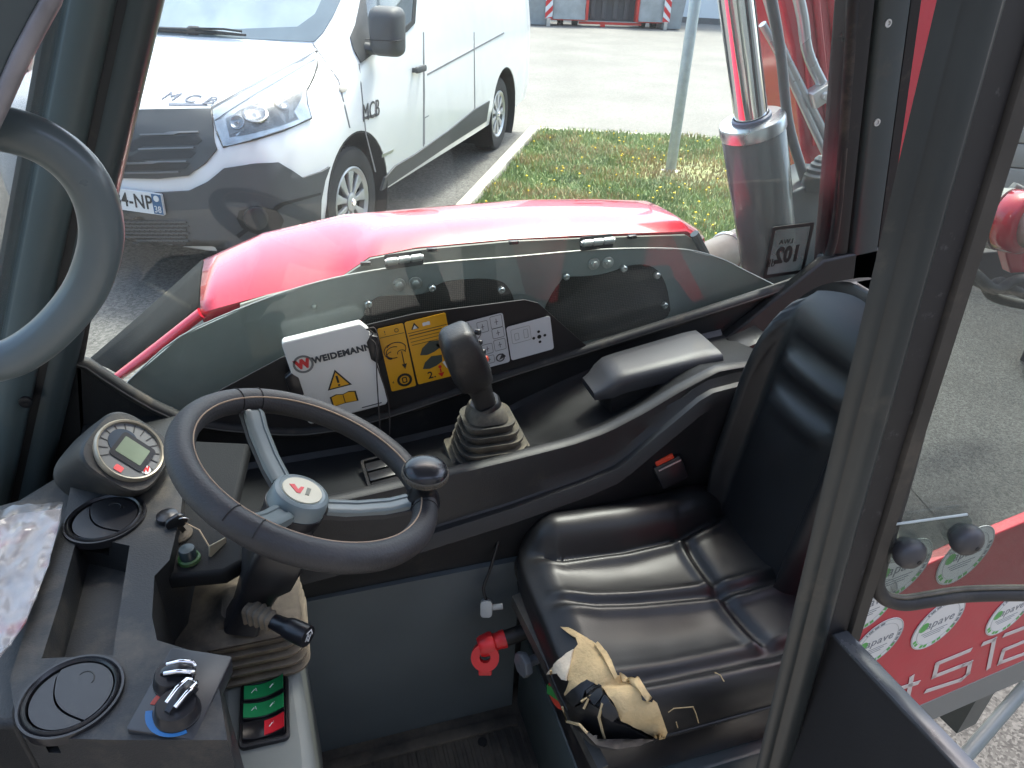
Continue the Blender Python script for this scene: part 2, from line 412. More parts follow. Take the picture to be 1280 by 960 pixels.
# --- trailer implement across the yard: red frame with covered grey bins
cz = AZ(655, 31, 0); cz2 = AZ(840, 37, 0); cd_ = (cz2-cz); cd_.z = 0; cw = cd_.length; cd_.normalize(); cn = Vector((-cd_.y, cd_.x, 0))
Mt = frame(cz, cd_, cn)
tr = thing('trailed_sprayer', 'red framed implement with grey covers and striped warning boards across the yard', 'implement', cz)
gcov = pmat('grey_tarpaulin', (.36, .37, .36), .7, var=.18, vs=3, bump=.5, bs=6)
gbin = pmat('grey_bin_plastic', (.27, .29, .29), .6, var=.1)
redf = pmat('red_frame_paint', (.55, .03, .02), .4, var=.1)
px2m = cw/185.0
def X_(p): return (p-655)*px2m
for nm, x0, x1, tap in (('bin', 653, 682, .06), ('bin', 826, 849, -.06)):
    mb = MB(Mt); a, b = X_(x0), X_(x1); rings = []
    for z, k in ((0.03, 0), (.05, 0), (1.0, .07), (1.02, .1), (1.1, .1)):
        rings.append([(a-k, -.1-k, z), (b+k, -.1-k, z), (b+k, .9+k, z), (a-k, .9+k, z)])
    mb.loft(rings); o = mb.build('bin', gbin, tr)
for x0, x1 in ((689, 729), (795, 826)):
    mb = MB(Mt); a, b = X_(x0), X_(x1); rings = []
    for z in (.22, .28, .5, .8, 1.1, 1.4):
        n = []
        for k in range(9):
            u = k/8; n.append((a+(b-a)*u+.02*math.sin(z*9), -.12-.06*math.sin(u*3.14)+.05*mnoise.noise(Vector((u*4, z*3, x0))), z))
        n += [(b, .9, z), (a, .9, z)]; rings.append(n)
    mb.loft(rings); mb.build('tarpaulin_cover', gcov, tr)
    mb = MB(Mt); mb.box(((a+b)/2, .4, .205), (b-a+.08, 1.0, .045)); mb.box((a-.05 if x0 > 700 else b+.05, .0, .8), (.09, .3, 1.2)); mb.build('frame_member', redf, tr)
    for q in (.3, .75):
        mb = MB(Mt); mb.cyl((a+(b-a)*q-.09, .35, .165), (a+(b-a)*q+.09, .35, .165), .16, 16); mb.build('wheel', pmat('dark_tyre', (.02, .02, .02), .8), tr)
mb = MB(Mt); mb.box(((X_(725)+X_(798))/2, .05, .12), (X_(800)-X_(722), .1, .07)); mb.box((X_(752), -.03, .09), (.16, .06, .16)); mb.build('drawbar', redf, tr)
mb = MB(Mt); mb.box(((X_(729)+X_(795))/2, .45, .62), (X_(795)-X_(729), .3, .9)); bk = mb.build('dark_body', pmat('sprayer_body', (.06, .06, .065), .6), tr)
for k in range(4):
    mb = MB(Mt); mb.box((X_(740+k*14), .27, .62), (.16, .06, .75), bev=.02); mb.build('rib', pmat('sprayer_rib', (.09, .09, .095), .6), bk)
mb = MB(Mt); rings = []
for k in range(9):
    u = k/8; x = X_(735)+u*(X_(790)-X_(735)); sag = .18*math.sin(u*3.14)
    rings.append([(x, -.05, 1.12-sag), (x, .3, 1.25-sag*.6), (x, .8, 1.25), (x, .8, 1.2), (x, .3, 1.18-sag*.6), (x, -.05, 1.05-sag)])
mb.loft(rings); mb.build('sagging_cover', gcov, tr)
for px, fl in ((684, 1), (829, -1)):
    mb = MB(Mt); x = X_(px); mb.box((x, -.2, .75), (.24, .02, 1.05)); bd_ = mb.build('warning_board', WHT(), tr)
    mb = MB(Mt)
    for k in range(-1, 4):
        z0 = .22+k*.34; q = [(x-.12, z0), (x+.12, z0+.24*fl), (x+.12, z0+.17+.24*fl), (x-.12, z0+.17)]
        q = [(a, max(.23, min(1.27, b))) for a, b in q]
        mb.add([(a, -.213, b) for a, b in q], [(0, 1, 2, 3)])
    mb.build('red_stripe', REDI(), bd_)
    mb = MB(Mt); mb.box((x, -.18, .12), (.12, .08, .24)); mb.build('board_stand', STEEL(), tr)

# --- boarded wall at the right
t0 = AZ(1225, 235, 0)
wd = Vector((math.cos(R(-26)), math.sin(R(-26)), 0)); wn = Vector((wd.y, -wd.x, 0))
bx = AZ(1215, 300, 0)-wd*.3
t = thing('boarded_wall', 'cream wall of wide horizontal boards behind the machine', 'wall', bx)
Mw = frame(bx, wd, Vector((0, 0, 1)))
bdm = pmat('cream_boards', (.62, .55, .49), .6, var=.08, vs=4, bump=.2, bs=40)
for k in range(14):
    mb = MB(Mw); mb.box((4, .16+k*.2, 0), (8, .188, .05), bev=.008); mb.build('board', bdm, t)
mb = MB(Mw); mb.box((4, 1.45, -.1), (8, 2.9, .12)); mb.build('backing', pmat('wall_backing', (.2, .18, .16), .9), t)

# --- unseen wall added behind the viewer to keep sky light off the cab
t = thing('added_shade_wall', 'unseen grey clad wall added behind the viewer to shade the cab', 'building', (0, -4, 0))
mb = MB(); mb.box((2, -6, 3.2), (40, 4, 6.4)); mb.build('wall', pmat('added_shade_wall_grey', (.16, .165, .17), .6, var=.1), t)
mb = MB(); mb.box((2, -6, 6.5), (41, 5, .2)); mb.build('roof', pmat('roof_sheet', (.2, .2, .21), .6), t)  # top slab of the added shade wall

# --- red machine glimpsed through the windscreen at the far left
rm = AZ(-30, 150, 0); t = thing('red_machine', 'rounded red nose of another machine glimpsed past the front pillar', 'machine', rm)
mb = MB(Matrix.Translation(rm)); rings = []
for z, w, d in ((.35, .8, 1.6), (.5, .95, 1.8), (.8, .98, 1.85), (1.0, .92, 1.78), (1.12, .78, 1.6), (1.18, .55, 1.3), (1.2, .2, .8)):
    rings.append([(x*.9, y+1.0, z) for x, y in rrect(w, d, w*.35, 5)])
mb.loft(rings); mb.build('bonnet', RED(), t, smooth=60)
for sx in (-1, 1):
    mb = MB(); p = rm+Vector((sx*.42, .6, .36)); mb.cyl(p-Vector((.1, 0, 0)), p+Vector((.1, 0, 0)), .36, 28, bev=.04); mb.build('wheel', pmat('dark_tyre', (.02, .02, .02), .8), t)
# =================================================================== the van
VO, VA, VS, WB = Vector((-1.082, 5.182, 0)), .574, 1.226, 3.114
vb = Vector((math.sin(VA), math.cos(VA), 0)); vl = Vector((math.cos(VA), -math.sin(VA), 0))
VM = Matrix(((vl.x*VS, vb.x*VS, 0, VO.x), (vl.y*VS, vb.y*VS, 0, VO.y), (0, 0, VS, 0), (0, 0, 0, 1)))   # local: x to its left side, y to its rear, z up
VMI = VM.inverted()
wp = pmat('white_van_paint', (.82, .83, .83), .25, var=.02, coat=.5, rvar=.04)
tgrey = pmat('grey_bumper_plastic', (.062, .066, .07), .6, var=.1, bump=.2, bs=300)
vdark = pmat('van_dark', (.012, .012, .013), .6)
van = thing('van', 'white panel van with grey bumper parked across the kerb from the cab', 'van', VO)
#  stations along the van: y, half width, top z, bottom z, roof half width, waist z
ST = [(.00, .66, .72, .30, .60, .55), (.05, .80, .86, .27, .70, .6), (.14, .88, .955, .25, .76, .7), (.30, .925, 1.02, .24, .80, .78), (.55, .945, 1.075, .24, .82, .85),
      (.85, .953, 1.13, .25, .82, .95), (1.02, .955, 1.20, .26, .80, 1.02), (1.25, .956, 1.44, .26, .78, 1.05), (1.55, .956, 1.72, .26, .765, 1.06), (1.85, .956, 1.89, .26, .76, 1.06),
      (2.2, .956, 1.95, .26, .76, 1.06), (3.2, .956, 1.97, .26, .76, 1.06), (4.5, .956, 1.97, .27, .76, 1.06), (4.95, .95, 1.95, .30, .755, 1.06), (5.05, .90, 1.88, .34, .72, 1.05)]
def vsec(y, w, zt, zb, rw, zw):
    h = [(0, zb), (w*.8, zb), (w*.97, zb+.05), (w, zb+.2), (w, (zb+.2+zw)/2), (w-.004, zw)]
    d = zt-zw
    h += [(w-(w-rw)*.25, zw+d*.40), (w-(w-rw)*.55, zw+d*.72), (rw+.015, zt-d*.10), (rw-.05, zt-d*.025), (rw*.6, zt+.012), (0, zt+.02)]
    return [(x, y, z) for x, z in h]+[(-x, y, z) for x, z in h[-2:0:-1]]
rings = [vsec(*s) for s in ST]
fine = []
for i in range(len(rings)-1):
    k = 3 if i < 10 else 2
    for j in range(k):
        fine.append([tuple(Vector(a).lerp(Vector(b), j/k)) for a, b in zip(rings[i], rings[i+1])])
fine.append(rings[-1])
mb = MB(VM); mb.loft(fine)
WR = .33
bm_body = bmesh.new()
bodyv, bodyf = mb.v, mb.f
body = mb.build('body', wp, van, smooth=38)
bvh = BVHTree.FromPolygons([Vector(v) for v in bodyv], bodyf)
def onvan(px, py):
    h = bvh.ray_cast(CAM, ray(px, py).normalized())
    if h[0] is None: return None
    n = h[1] if h[1].dot(ray(px, py)) < 0 else -h[1]
    return h[0], n
def vpatch(name, poly, m, off=.012, th=.02, parent=None, step=9, mirror=False):
    P, Nn, F = trace(poly, onvan, step); mb = MB(); shell(mb, P, Nn, F, off, th); return mb.build(name, m, parent or van, smooth=35)
def L2W(x, y, z): return VM @ Vector((x, y, z))
# wheel housings cut as dark recesses: a dark disc wall proud of the side, tyre stands inside its arch lip
def wheel(ly, side, loc_label):
    hub = L2W(side*.80, ly, WR+.005); w = sub('wheel', van, hub)
    ax = vl*side; M = frame(hub, vb, Vector((0, 0, 1)), None)
    if side < 0: M = frame(hub, -vb, Vector((0, 0, 1)), None)
    # frame n must point outwards
    n = M.to_3x3() @ Vector((0, 0, 1))
    if n.dot(ax) < 0: M = M @ Matrix.Rotation(math.pi, 4, 'Y')
    k = VS; mb = MB(M)
    pr = [(.215, -.10), (.25, -.105), (.315, -.10), (.33, -.085), (.333, 0), (.33, .085), (.315, .10), (.27, .108), (.225, .10), (.21, .085), (.21, -.06)]
    mb.lathe([(r*k, z*k) for r, z in pr], None, 48, cap=False); mb.build('tyre', pmat('van_tyre', (.028, .028, .029), .8, var=.2, bump=.4, bs=120), w, smooth=30)
    mb = MB(M)
    for i in range(44):
        a = 2*math.pi*i/44
        mb.box((0, 0, 0), (.012*k, .03*k, .17*k), Matrix.Rotation(a, 4, 'Z') @ Matrix.Translation((.329*k, 0, 0)))
    mb.build('tread', pmat('van_tyre'if 0 else 'tread_rubber', (.022, .022, .023), .85), w, smooth=0)['kind'] = 'stuff'
    al = pmat('silver_hubcap', (.52, .53, .54), .35, .5, var=.06)
    mb = MB(M); mb.lathe([(.205*k, .02*k), (.17*k, -.01*k), (.02*k, -.01*k)], None, 32); mb.build('rim_well', vdark, w)
    mb = MB(M); mb.lathe([(.213*k, .06*k), (.217*k, .098*k), (.207*k, .102*k), (.185*k, .085*k), (.185*k, .05*k)], None, 48, cap=False)
    for i in range(9):
        a = 2*math.pi*i/9
        sp = [(.03, .012), (.10, .018), (.19, .037), (.19, -.037), (.10, -.018), (.03, -.012)]
        mb.prism([(x*k, y*k) for x, y in sp], .062*k, .088*k, Matrix.Rotation(a, 4, 'Z'), bev=.006*k)
    mb.lathe([(.06*k, .05*k), (.058*k, .094*k), (.035*k, .102*k), (.0, .102*k)], None, 24); mb.build('hubcap', al, w)
    for i in range(5):
        a = 2*math.pi*i/5+.3
    mb = MB(M); mb.lathe([(.024*k, .102*k), (.02*k, .108*k), (0, .108*k)], None, 18); mb.build('hub_emblem', CHROME(), w)
for ly in (.933, .933+WB):
    for side in (1, -1): wheel(ly, side, '')
# wheel arches cut out of the body, each with a dark liner
def cutter(ly, side):
    mb = MB(VM); M = Matrix(((0, 0, side, 0), (1, 0, 0, 0), (0, 1, 0, 0), (0, 0, 0, 1)))
    mb.prism([(ly+.405*math.cos(R(a)), WR+.03+.405*math.sin(R(a))) for a in range(0, 360, 8)], .55, 1.3, M)
    return mb.build('cutter', vdark, smooth=0)
body['_'] = 0; del body['_']
for ly in (.933, .933+WB):
    for side in (1, -1):
        c = cutter(ly, side); bo = body.modifiers.new('b', 'BOOLEAN'); bo.object = c; bo.solver = 'EXACT'; bo.operation = 'DIFFERENCE'
        dg = bpy.context.evaluated_depsgraph_get(); me = bpy.data.meshes.new_from_object(body.evaluated_get(dg)); body.modifiers.clear(); body.data = me
        bpy.data.objects.remove(c)
        M = Matrix(((0, 0, side, 0), (1, 0, 0, 0), (0, 1, 0, 0), (0, 0, 0, 1)))
        mb = MB(VM @ M); a0 = range(-40, 221, 10)
        o1 = [(ly+.404*math.cos(R(a)), WR+.03+.404*math.sin(R(a))) for a in a0]; i1 = [(ly+.394*math.cos(R(a)), WR+.03+.394*math.sin(R(a))) for a in a0]
        mb.prism(o1, .552, .57); n = len(o1); vs = [(p[0], p[1], z) for z in (.571, .952) for q in (o1, i1) for p in q]; fs = []
        for i in range(n-1): fs += [(i, i+1, n+i+1, n+i), (2*n+i, 3*n+i, 3*n+i+1, 2*n+i+1), (i, 2*n+i, 2*n+i+1, i+1), (n+i, n+i+1, 3*n+i+1, 3*n+i)]
        mb.add(vs, fs); mb.build('wheel_arch_liner', vdark, van, smooth=40)
body.data.materials.clear(); body.data.materials.append(wp)
body.data.polygons.foreach_set('material_index', [0]*len(body.data.polygons))

# front: grille, bumper, headlight, plate
gr = vpatch('grille', [(128, 139), (157, 139), (200, 138), (266, 138), (268, 172), (272, 187), (258, 204), (237, 219), (200, 223), (142, 222), (125, 216)], pmat('grille_dark_grey', (.045, .048, .05), .5), .014, .03)
for q in ([(135, 178), (165, 178), (178, 172), (248, 170), (254, 176), (249, 181), (181, 183), (168, 190), (135, 190)],
          [(133, 196), (165, 196), (176, 190), (240, 188), (247, 191), (240, 198), (180, 200), (134, 203)],
          [(133, 206), (180, 204), (240, 204), (232, 211), (180, 212), (134, 213)]):
    vpatch('grille_slot', q, vdark, .0165, .01, gr, 6)
for y0, x0, x1 in ((168, 178, 250), (186, 176, 245), (203, 134, 236), (215, 134, 226)):
    vpatch('grille_bar', [(x0, y0), (x1, y0-2), (x1, y0), (x0, y0+2)], pmat('grille_bar_grey', (.16, .165, .17), .4), .024, .014, gr, 6)
vpatch('front_emblem', [(146, 140), (158, 150), (153, 177), (143, 178), (140, 160)], CHROME(), .035, .03, gr, 6)
bp = vpatch('bumper', [(120, 245), (200, 240), (237, 238), (262, 226), (281, 210), (320, 204), (346, 203), (362, 212), (376, 222), (400, 214), (410, 208), (404, 225), (399, 250), (398, 285), (330, 330), (250, 322), (190, 312), (120, 300)], tgrey, .02, .035)
ms = vpatch('lower_mesh_grille', [(120, 270), (150, 272), (235, 277), (237, 296), (235, 305), (150, 300), (120, 297)], vdark, .024, .01, bp, 8)
mb = MB(); P_ = []
for j in range(6):
    for i in range(14):
        h = onvan(148+i*6.5+(j % 2)*3.2, 276+j*4.6)
        if h: mb.box((0, 0, 0), (.045, .012, .012), frame(h[0]+h[1]*.026, vl, Vector((0, 0, 1))))
mb.build('mesh_bar', tgrey, ms, smooth=0)['kind'] = 'stuff'
vpatch('fog_lamp_recess', [(300, 262), (322, 256), (345, 262), (352, 275), (346, 288), (322, 292), (303, 283), (297, 272)], vdark, .023, .01, bp, 6)
h = onvan(319, 272)
mb = MB(lookframe(h[0]+h[1]*.0, h[0]+h[1])); mb.lathe([(.075, 0), (.075, .03), (.062, .036), (.0, .03)], None, 20); mb.build('fog_lamp', pmat('fog_lens', (.03, .03, .033), .3), bp)
vpatch('bumper_line', [(296, 292), (350, 252), (398, 240), (398, 243), (352, 256), (300, 296)], vdark, .0225, .01, bp, 6)
# headlight: chrome bowls in a pale lens housing
hl = vpatch('headlight', [(266, 138), (290, 124), (320, 108), (360, 86), (396, 66), (397, 84), (391, 98), (382, 115), (383, 130), (388, 148), (355, 163), (320, 174), (280, 184), (273, 168)], pmat('headlight_bowl', (.46, .48, .49), .22, .6, var=.3, vs=9, coat=1), .012, .03)
vpatch('headlight_surround', [(268, 141), (320, 110), (395, 68), (395, 76), (322, 119), (270, 152)], pmat('headlight_brow', (.33, .37, .40), .12, coat=1), .018, .01, hl, 7)
vpatch('headlight_shadow_gap', [(264, 136), (320, 105), (397, 64.5), (397, 66), (320, 108), (267, 138.5)], pmat('shut_grey', (.12, .12, .125), .6), .0135, .02, hl, 7)
LB = pmat('lamp_bowl_grey', (.30, .31, .32), .15, .8, var=.4, vs=20)
for (px, py, r, m) in ((320, 146, .075, LB), (350, 131, .05, LB), (298, 155, .045, LB)):
    h = onvan(px, py); mb = MB(lookframe(h[0]+h[1]*.012, h[0]+h[1])); mb.lathe([(r, 0), (r, .012), (r*.86, .014), (r*.7, .006), (r*.25, .002), (0, .012)], None, 20); mb.build('lamp_bowl', m, hl)
for q in ([(284, 150), (302, 142), (306, 164), (288, 170)], [(359, 133), (364, 131), (366, 147), (359, 150)], [(340, 118), (358, 113), (361, 122), (345, 128)]):
    vpatch('lamp_detail', q, pmat('lamp_detail_grey', (.12, .13, .135), .2, coat=1), .016, .008, hl, 5)
vpatch('lamp_detail', [(284, 152), (300, 140), (330, 127), (362, 116), (380, 112), (376, 124), (366, 140), (372, 150), (350, 158), (318, 167), (288, 173)], pmat('lamp_inner_grey', (.10, .105, .11), .25, .3, var=.5, vs=16), .0135, .004, hl, 6)
vpatch('lens', [(268, 141), (320, 110), (395, 68), (396, 84), (390, 98), (381, 115), (382, 130), (387, 147), (355, 162), (320, 173), (281, 182), (275, 168)], glassmat('lamp_lens', (.95, .96, .97), dirt=.02), .036, .004, hl, 9)
mb = MB(); hq_ = [onvan(*p) for p in ((266, 138), (290, 124), (320, 108), (360, 86), (396, 66), (397, 84), (391, 98), (382, 115), (383, 130), (388, 148), (355, 163), (320, 174), (280, 184), (273, 168))]
mb.tube([q[0]+q[1]*.010 for q in hq_], .0065, 6, closed=True); mb.build('lamp_gasket', vdark, hl, smooth=60)
# plate
h = onvan(170, 252); ctr = L2W(0.0, -.03, .565)
pn = (h[1]+Vector((0, 0, 0))).normalized(); pn = Vector((-vb.x, -vb.y, .06)).normalized()
pctr = onplane(151, 249, ctr, pn)
PM = frame(pctr, vl, None, pn)
PW_, PH_ = .64, .135
pt = MB(PM); pt.prism(rrect(PW_, PH_, .01), -.012, .004); plate = pt.build('number_plate', WHT(), van)
mb = MB(PM); mb.prism([(PW_/2-.075, -PH_/2+.004), (PW_/2-.004, -PH_/2+.004), (PW_/2-.004, PH_/2-.004), (PW_/2-.075, PH_/2-.004)], .0042, .006); mb.build('blue_band', pmat('plate_blue', (.02, .11, .24), .4), plate)
mb = MB(PM @ Matrix.Translation((-.02, 0, .0045))); mb.text('84-NP', .125, Matrix.Translation((.118, .0, 0)), .002, bold=.0015, xs=.86); mb.build('lettering', BLKI(), plate)
mb = MB(PM @ Matrix.Translation((PW_/2-.04, -.034, .0065))); mb.text('38', .06, Matrix.Identity(4), .002, xs=.85); mb.prism(circ(.02, 14, (0, .07)), 0, .0015); mb.build('lettering', WHT(), plate)
# bonnet lettering
def vtext(txt, size, px, py, udir, m, parent=van, **k):
    h = onvan(px, py); mb = MB(frame(h[0]+h[1]*.004, udir, None, h[1])); mb.text(txt, size, Matrix.Identity(4), .003, **k); return mb.build('lettering', m, parent)
grey_i = pmat('grey_vinyl_letters', (.13, .14, .17), .4)
vtext('M C B', .125, 236, 124, vl, grey_i, shear=.2, xs=1.1)
vpatch('lettering_strip', [(211, 129), (259, 130), (259, 133), (211, 132)], grey_i, .004, .003, None, 5)
# side lettering
vtext('MCB', .17, 463, 139, vb, pmat('dark_vinyl_letters', (.05, .05, .06), .4), xs=.8, shear=.15)
vpatch('lettering_strip', [(455, 146), (471.5, 141.5), (471.5, 145), (455, 149.5)], pmat('dark_vinyl_letters', (0,)*3), .004, .003, None, 4)
vtext('Aerius', .085, 484, 192, vb, grey_i, shear=.2, xs=.9) if 0 else None
vpatch('side_badge', [(477, 193), (491, 186.5), (491, 190), (477, 197)], STEEL(), .006, .005, None, 4)
# windscreen and side windows
wg = pmat('van_glass', (.36, .42, .43), .04, var=.2, vs=2.5, spec=1.0, coat=1)  # pale base colour stands in for the reflected sky
ws = vpatch('windscreen', [(100, 37), (185, 40), (250, 46), (392, 52), (404, 40), (415, 22), (428, -8), (440, -60), (430, -110), (100, -130)], wg, .004, .012, None, 14)
vpatch('windscreen_band', [(100, 31), (185, 33), (290, 37), (372, 34), (394, 18), (407, -10), (430, -8), (416, 21), (404, 41), (393, 52.5), (250, 46.5), (100, 38)], pmat('ceramic_band', (.17, .21, .23), .15, coat=1), .006, .01, ws, 7)
mb = MB()
wpth = [onvan(x, y) for x, y in ((170, 38), (200, 40), (240, 42), (275, 44.5), (309, 49))]
mb.tube([h[0]+h[1]*.03 for h in wpth], [.014, .016, .02, .014, .008], 8)
h = onvan(244, 43); mb.box((0, 0, 0), (.09, .05, .05), frame(h[0]+h[1]*.03, vl, None, h[1]), bev=.01)
wpth = [onvan(x, y) for x, y in ((244, 42), (285, 43), (307, 46))]; mb.tube([h[0]+h[1]*.055 for h in wpth], .008, 8)
mb.build('wiper', vdark, van)
sw = vpatch('side_window', [(452, -90), (451, 0), (446, 24), (500, 42), (506, 37), (514, 27), (517, 8), (518, -90)], pmat('van_side_glass', (.05, .06, .065), .04, var=.5, vs=6, spec=1, coat=1), .005, .012, None, 8)
vpatch('window_frame', [(505, 34), (514, 26), (516, 0), (518, -30), (521, -30), (520, 0), (518, 29), (508, 40), (498, 45), (497, 41)], vdark, .008, .012, sw, 6)
vpatch('mirror_base', [(450, 0), (444, 30), (437, 47), (441, 62), (450, 79), (462, 70), (472, 62), (466, 40), (458, 20), (456, 0)], tgrey, .012, .02, None, 7)
# wing mirror: shaped housing on an arm
hb = onvan(455, 50)[0]; mc = onplane(483, 40, hb+vl*.21, vb)
mr_ = MB(); rings = []
Mm = frame(mc, vl, Vector((0, 0, 1)))
prof = [(-.10, .55), (-.085, .8), (-.03, .96), (.03, 1), (.075, .98), (.09, .9)]
for z, k in prof:
    pts = []
    for x, y in rrect(.245, .33, .06, 4): pts.append((x*k*(.92+.08*(y+.17)/.3), y*k, -z))
    rings.append(pts)
mr_.loft(rings, M=Mm); mir = mr_.build('wing_mirror', tgrey, van, smooth=50)
mb = MB(Mm); mb.prism(rrect(.21, .29, .05, 4), -.094, -.088); mb.build('mirror_glass', CHROME(), mir)
mb = MB(Mm); mb.prism([(-.125, -.052), (.125, -.047), (.125, -.041), (-.125, -.046)], -.02, .102); mb.build('seam', vdark, mir)
mb = MB(); mb.tube([hb-vl*.02+Vector((0, 0, -.05)), hb+vl*.08+Vector((0, 0, -.06)), mc-vl*.05+Vector((0, 0, -.07))], [.06, .045, .05], 10, sq=(1, .8)); mb.build('mirror_arm', tgrey, mir)
# door handle, indicator, trim along the sill, door shut lines
h = onvan(521, 86); mb = MB(frame(h[0]+h[1]*.03, vb, None, h[1])); mb.prism(rrect(.21, .05, .022), -.005, .02, bev=.008); mb.box((-.085, 0, -.015), (.03, .035, .035)); mb.box((.085, 0, -.015), (.03, .035, .035)); mb.build('door_handle', tgrey, van)
h = onvan(428, 111); mb = MB(frame(h[0], vb, None, h[1])); mb.prism(rrect(.08, .045, .02), -.005, .012, bev=.005); mb.build('side_indicator', pmat('indicator_lens', (.55, .5, .42), .15), van)
vpatch('sill_trim', [(475, 238), (480, 222), (493, 207), (517, 193), (560, 163), (592, 137), (611, 126), (609, 138), (607, 151), (560, 181), (520, 208)], tgrey, .014, .02, None, 8)
gap = pmat('shut_line', (.20, .20, .21), .7)
for q in ([(528.5, 40), (530, 40), (531, 120), (530, 190), (528.5, 190), (529, 120)], [(392, 54), (424, 100), (438, 160), (436.6, 160), (422.5, 101), (390.5, 55)], [(448, 80), (449.2, 80), (458, 168), (470, 215), (468.6, 215), (456.8, 168)],
          [(160, 137), (266, 135.2), (266, 136.4), (160, 138.4)], [(530, 147), (536, 144), (536, 145), (531, 148), (531, 180), (530, 180)], [(592, 40), (593, 40), (594, 137), (593, 137)]):
    vpatch('shut_line', q, gap, .0022, .004, None, 8)
vpatch('slide_rail', [(534, 92), (630, 40), (630, 42), (534, 94.5)], gap, .003, .004, None, 8)
# =================================================================== the cab the camera looks into
YL, YR = .50, 1.45
cab = thing('cab_frame', 'anthracite steel cab frame with black rubber seals around the seat', 'cab frame', (.4, .95, .40))
def strip(name, p0, p1, prof, m, parent, ref=(0, 1, 0), bev=0., smooth=40):
    """a bar with a given section (u across, v outwards) from p0 to p1"""
    p0, p1 = Vector(p0), Vector(p1); mb = MB()
    d = (p1-p0).normalized(); u = (Vector((1, 0, 0))-d*d.x).normalized(); v = d.cross(u)
    if v.dot(Vector(ref)) < 0: v = -v
    M = Matrix(((u.x, v.x, d.x, p0.x), (u.y, v.y, d.y, p0.y), (u.z, v.z, d.z, p0.z), (0, 0, 0, 1)))
    mb.prism(prof, 0, (p1-p0).length, M); return mb.build(name, m, parent, bev=bev, smooth=smooth)
# far front pillar, raked back towards its top
FPr = [AY(203, 0, 1.42), AY(100, 437, 1.42)]
d = (FPr[1]-FPr[0]).normalized(); pt_ = FPr[0]-d*.28; pb_ = FPr[1]+d*.50
W_ = .158
fp = strip('front_pillar', pt_, pb_, [(-.128, -.01), (-.115, -.022), (-.085, -.026), (-.066, -.018), (-.06, .0), (-.06, .06), (-.128, .06)], pmat('front_pillar_paint', (.10, .135, .138), .36, var=.08, bump=.05, bs=60, dust=(.05, DUST, 6)), cab, smooth=60)
strip('pillar_channel', pt_, pb_, [(-.064, .012), (-.064, .0), (-.046, -.002), (-.046, .05), (-.064, .05)], KS(), cab)
strip('window_channel', pt_, pb_, [(-.046, -.004), (-.03, -.012), (-.008, -.008), (0, .004), (0, .05), (-.046, .05)], GP(), cab, smooth=60)
strip('windscreen_seal', pt_, pb_, [(-.152, -.005), (-.143, -.016), (-.131, -.014), (-.128, .0), (-.128, .05), (-.152, .05)], RUB(), cab, smooth=60)
h = onplane(32, 503, FPr[1]+Vector((0, -.026, 0)), (0, 1, 0)); mb = MB(lookframe(h+Vector((0, .004, 0)), h-Vector((0, 1, 0)))); mb.lathe([(.012, 0), (.0115, .006), (.006, .0075), (0, .006)], None, 14); mb.build('plug', KS(), fp)
# right window: outline of the glass, seal, sill
WIN = [AY(*p, 1.45) for p in ((203, -60), (150, 160), (100, 432), (110, 452), (222, 518), (330, 535), (400, 534), (480, 516), (640, 463), (800, 413), (960, 362), (1008, 343), (1032, 318), (1043, 270), (1052, 160), (1062, 0), (1066, -70))]
WIN = [Vector((p.x, 1.45, p.z)) for p in WIN]
path = WIN[:2]+smoothpath(WIN[1:-2], 4)[1:]+WIN[-2:]
mb = MB(); mb.tube([p+Vector((0, -.012, 0)) for p in path], .013, 10); mb.build('window_seal', RUB(), cab, smooth=60)
mb = MB(); mb.tube([p+Vector((0, -.022, .0)) for p in path[6:-3]], .0035, 6); mb.build('seal_bead', pmat('worn_seal_bead', (.10, .095, .085), .5, var=.4), cab, smooth=60)
mb = MB(Matrix(((1, 0, 0, 0), (0, 0, -1, 1.462), (0, 1, 0, 0), (0, 0, 0, 1))))
mb.prism([(p.x, p.z) for p in path], 0, .005)
GW = glassmat('side_glass', (.90, .945, .93), dirt=.055)
pane = mb.build('window_pane', GW, cab, smooth=0)
# trim below the sill: wall panel with the sill's own outline on top
bot = .42; top = [p for p in path if p.z < 1.5][0:]
wallp = [(p.x, p.z-.006) for p in path if p.z < 1.47]
lo = [(wallp[-1][0]+.25, wallp[-1][1]), (wallp[-1][0]+.25, bot), (wallp[0][0]-.2, bot), (wallp[0][0]-.2, wallp[0][1])]
mb = MB(Matrix(((1, 0, 0, 0), (0, 0, -1, 1.475), (0, 1, 0, 0), (0, 0, 0, 1)))); mb.prism(wallp+lo, 0, .035); mb.build('side_trim', K(), cab, smooth=20)
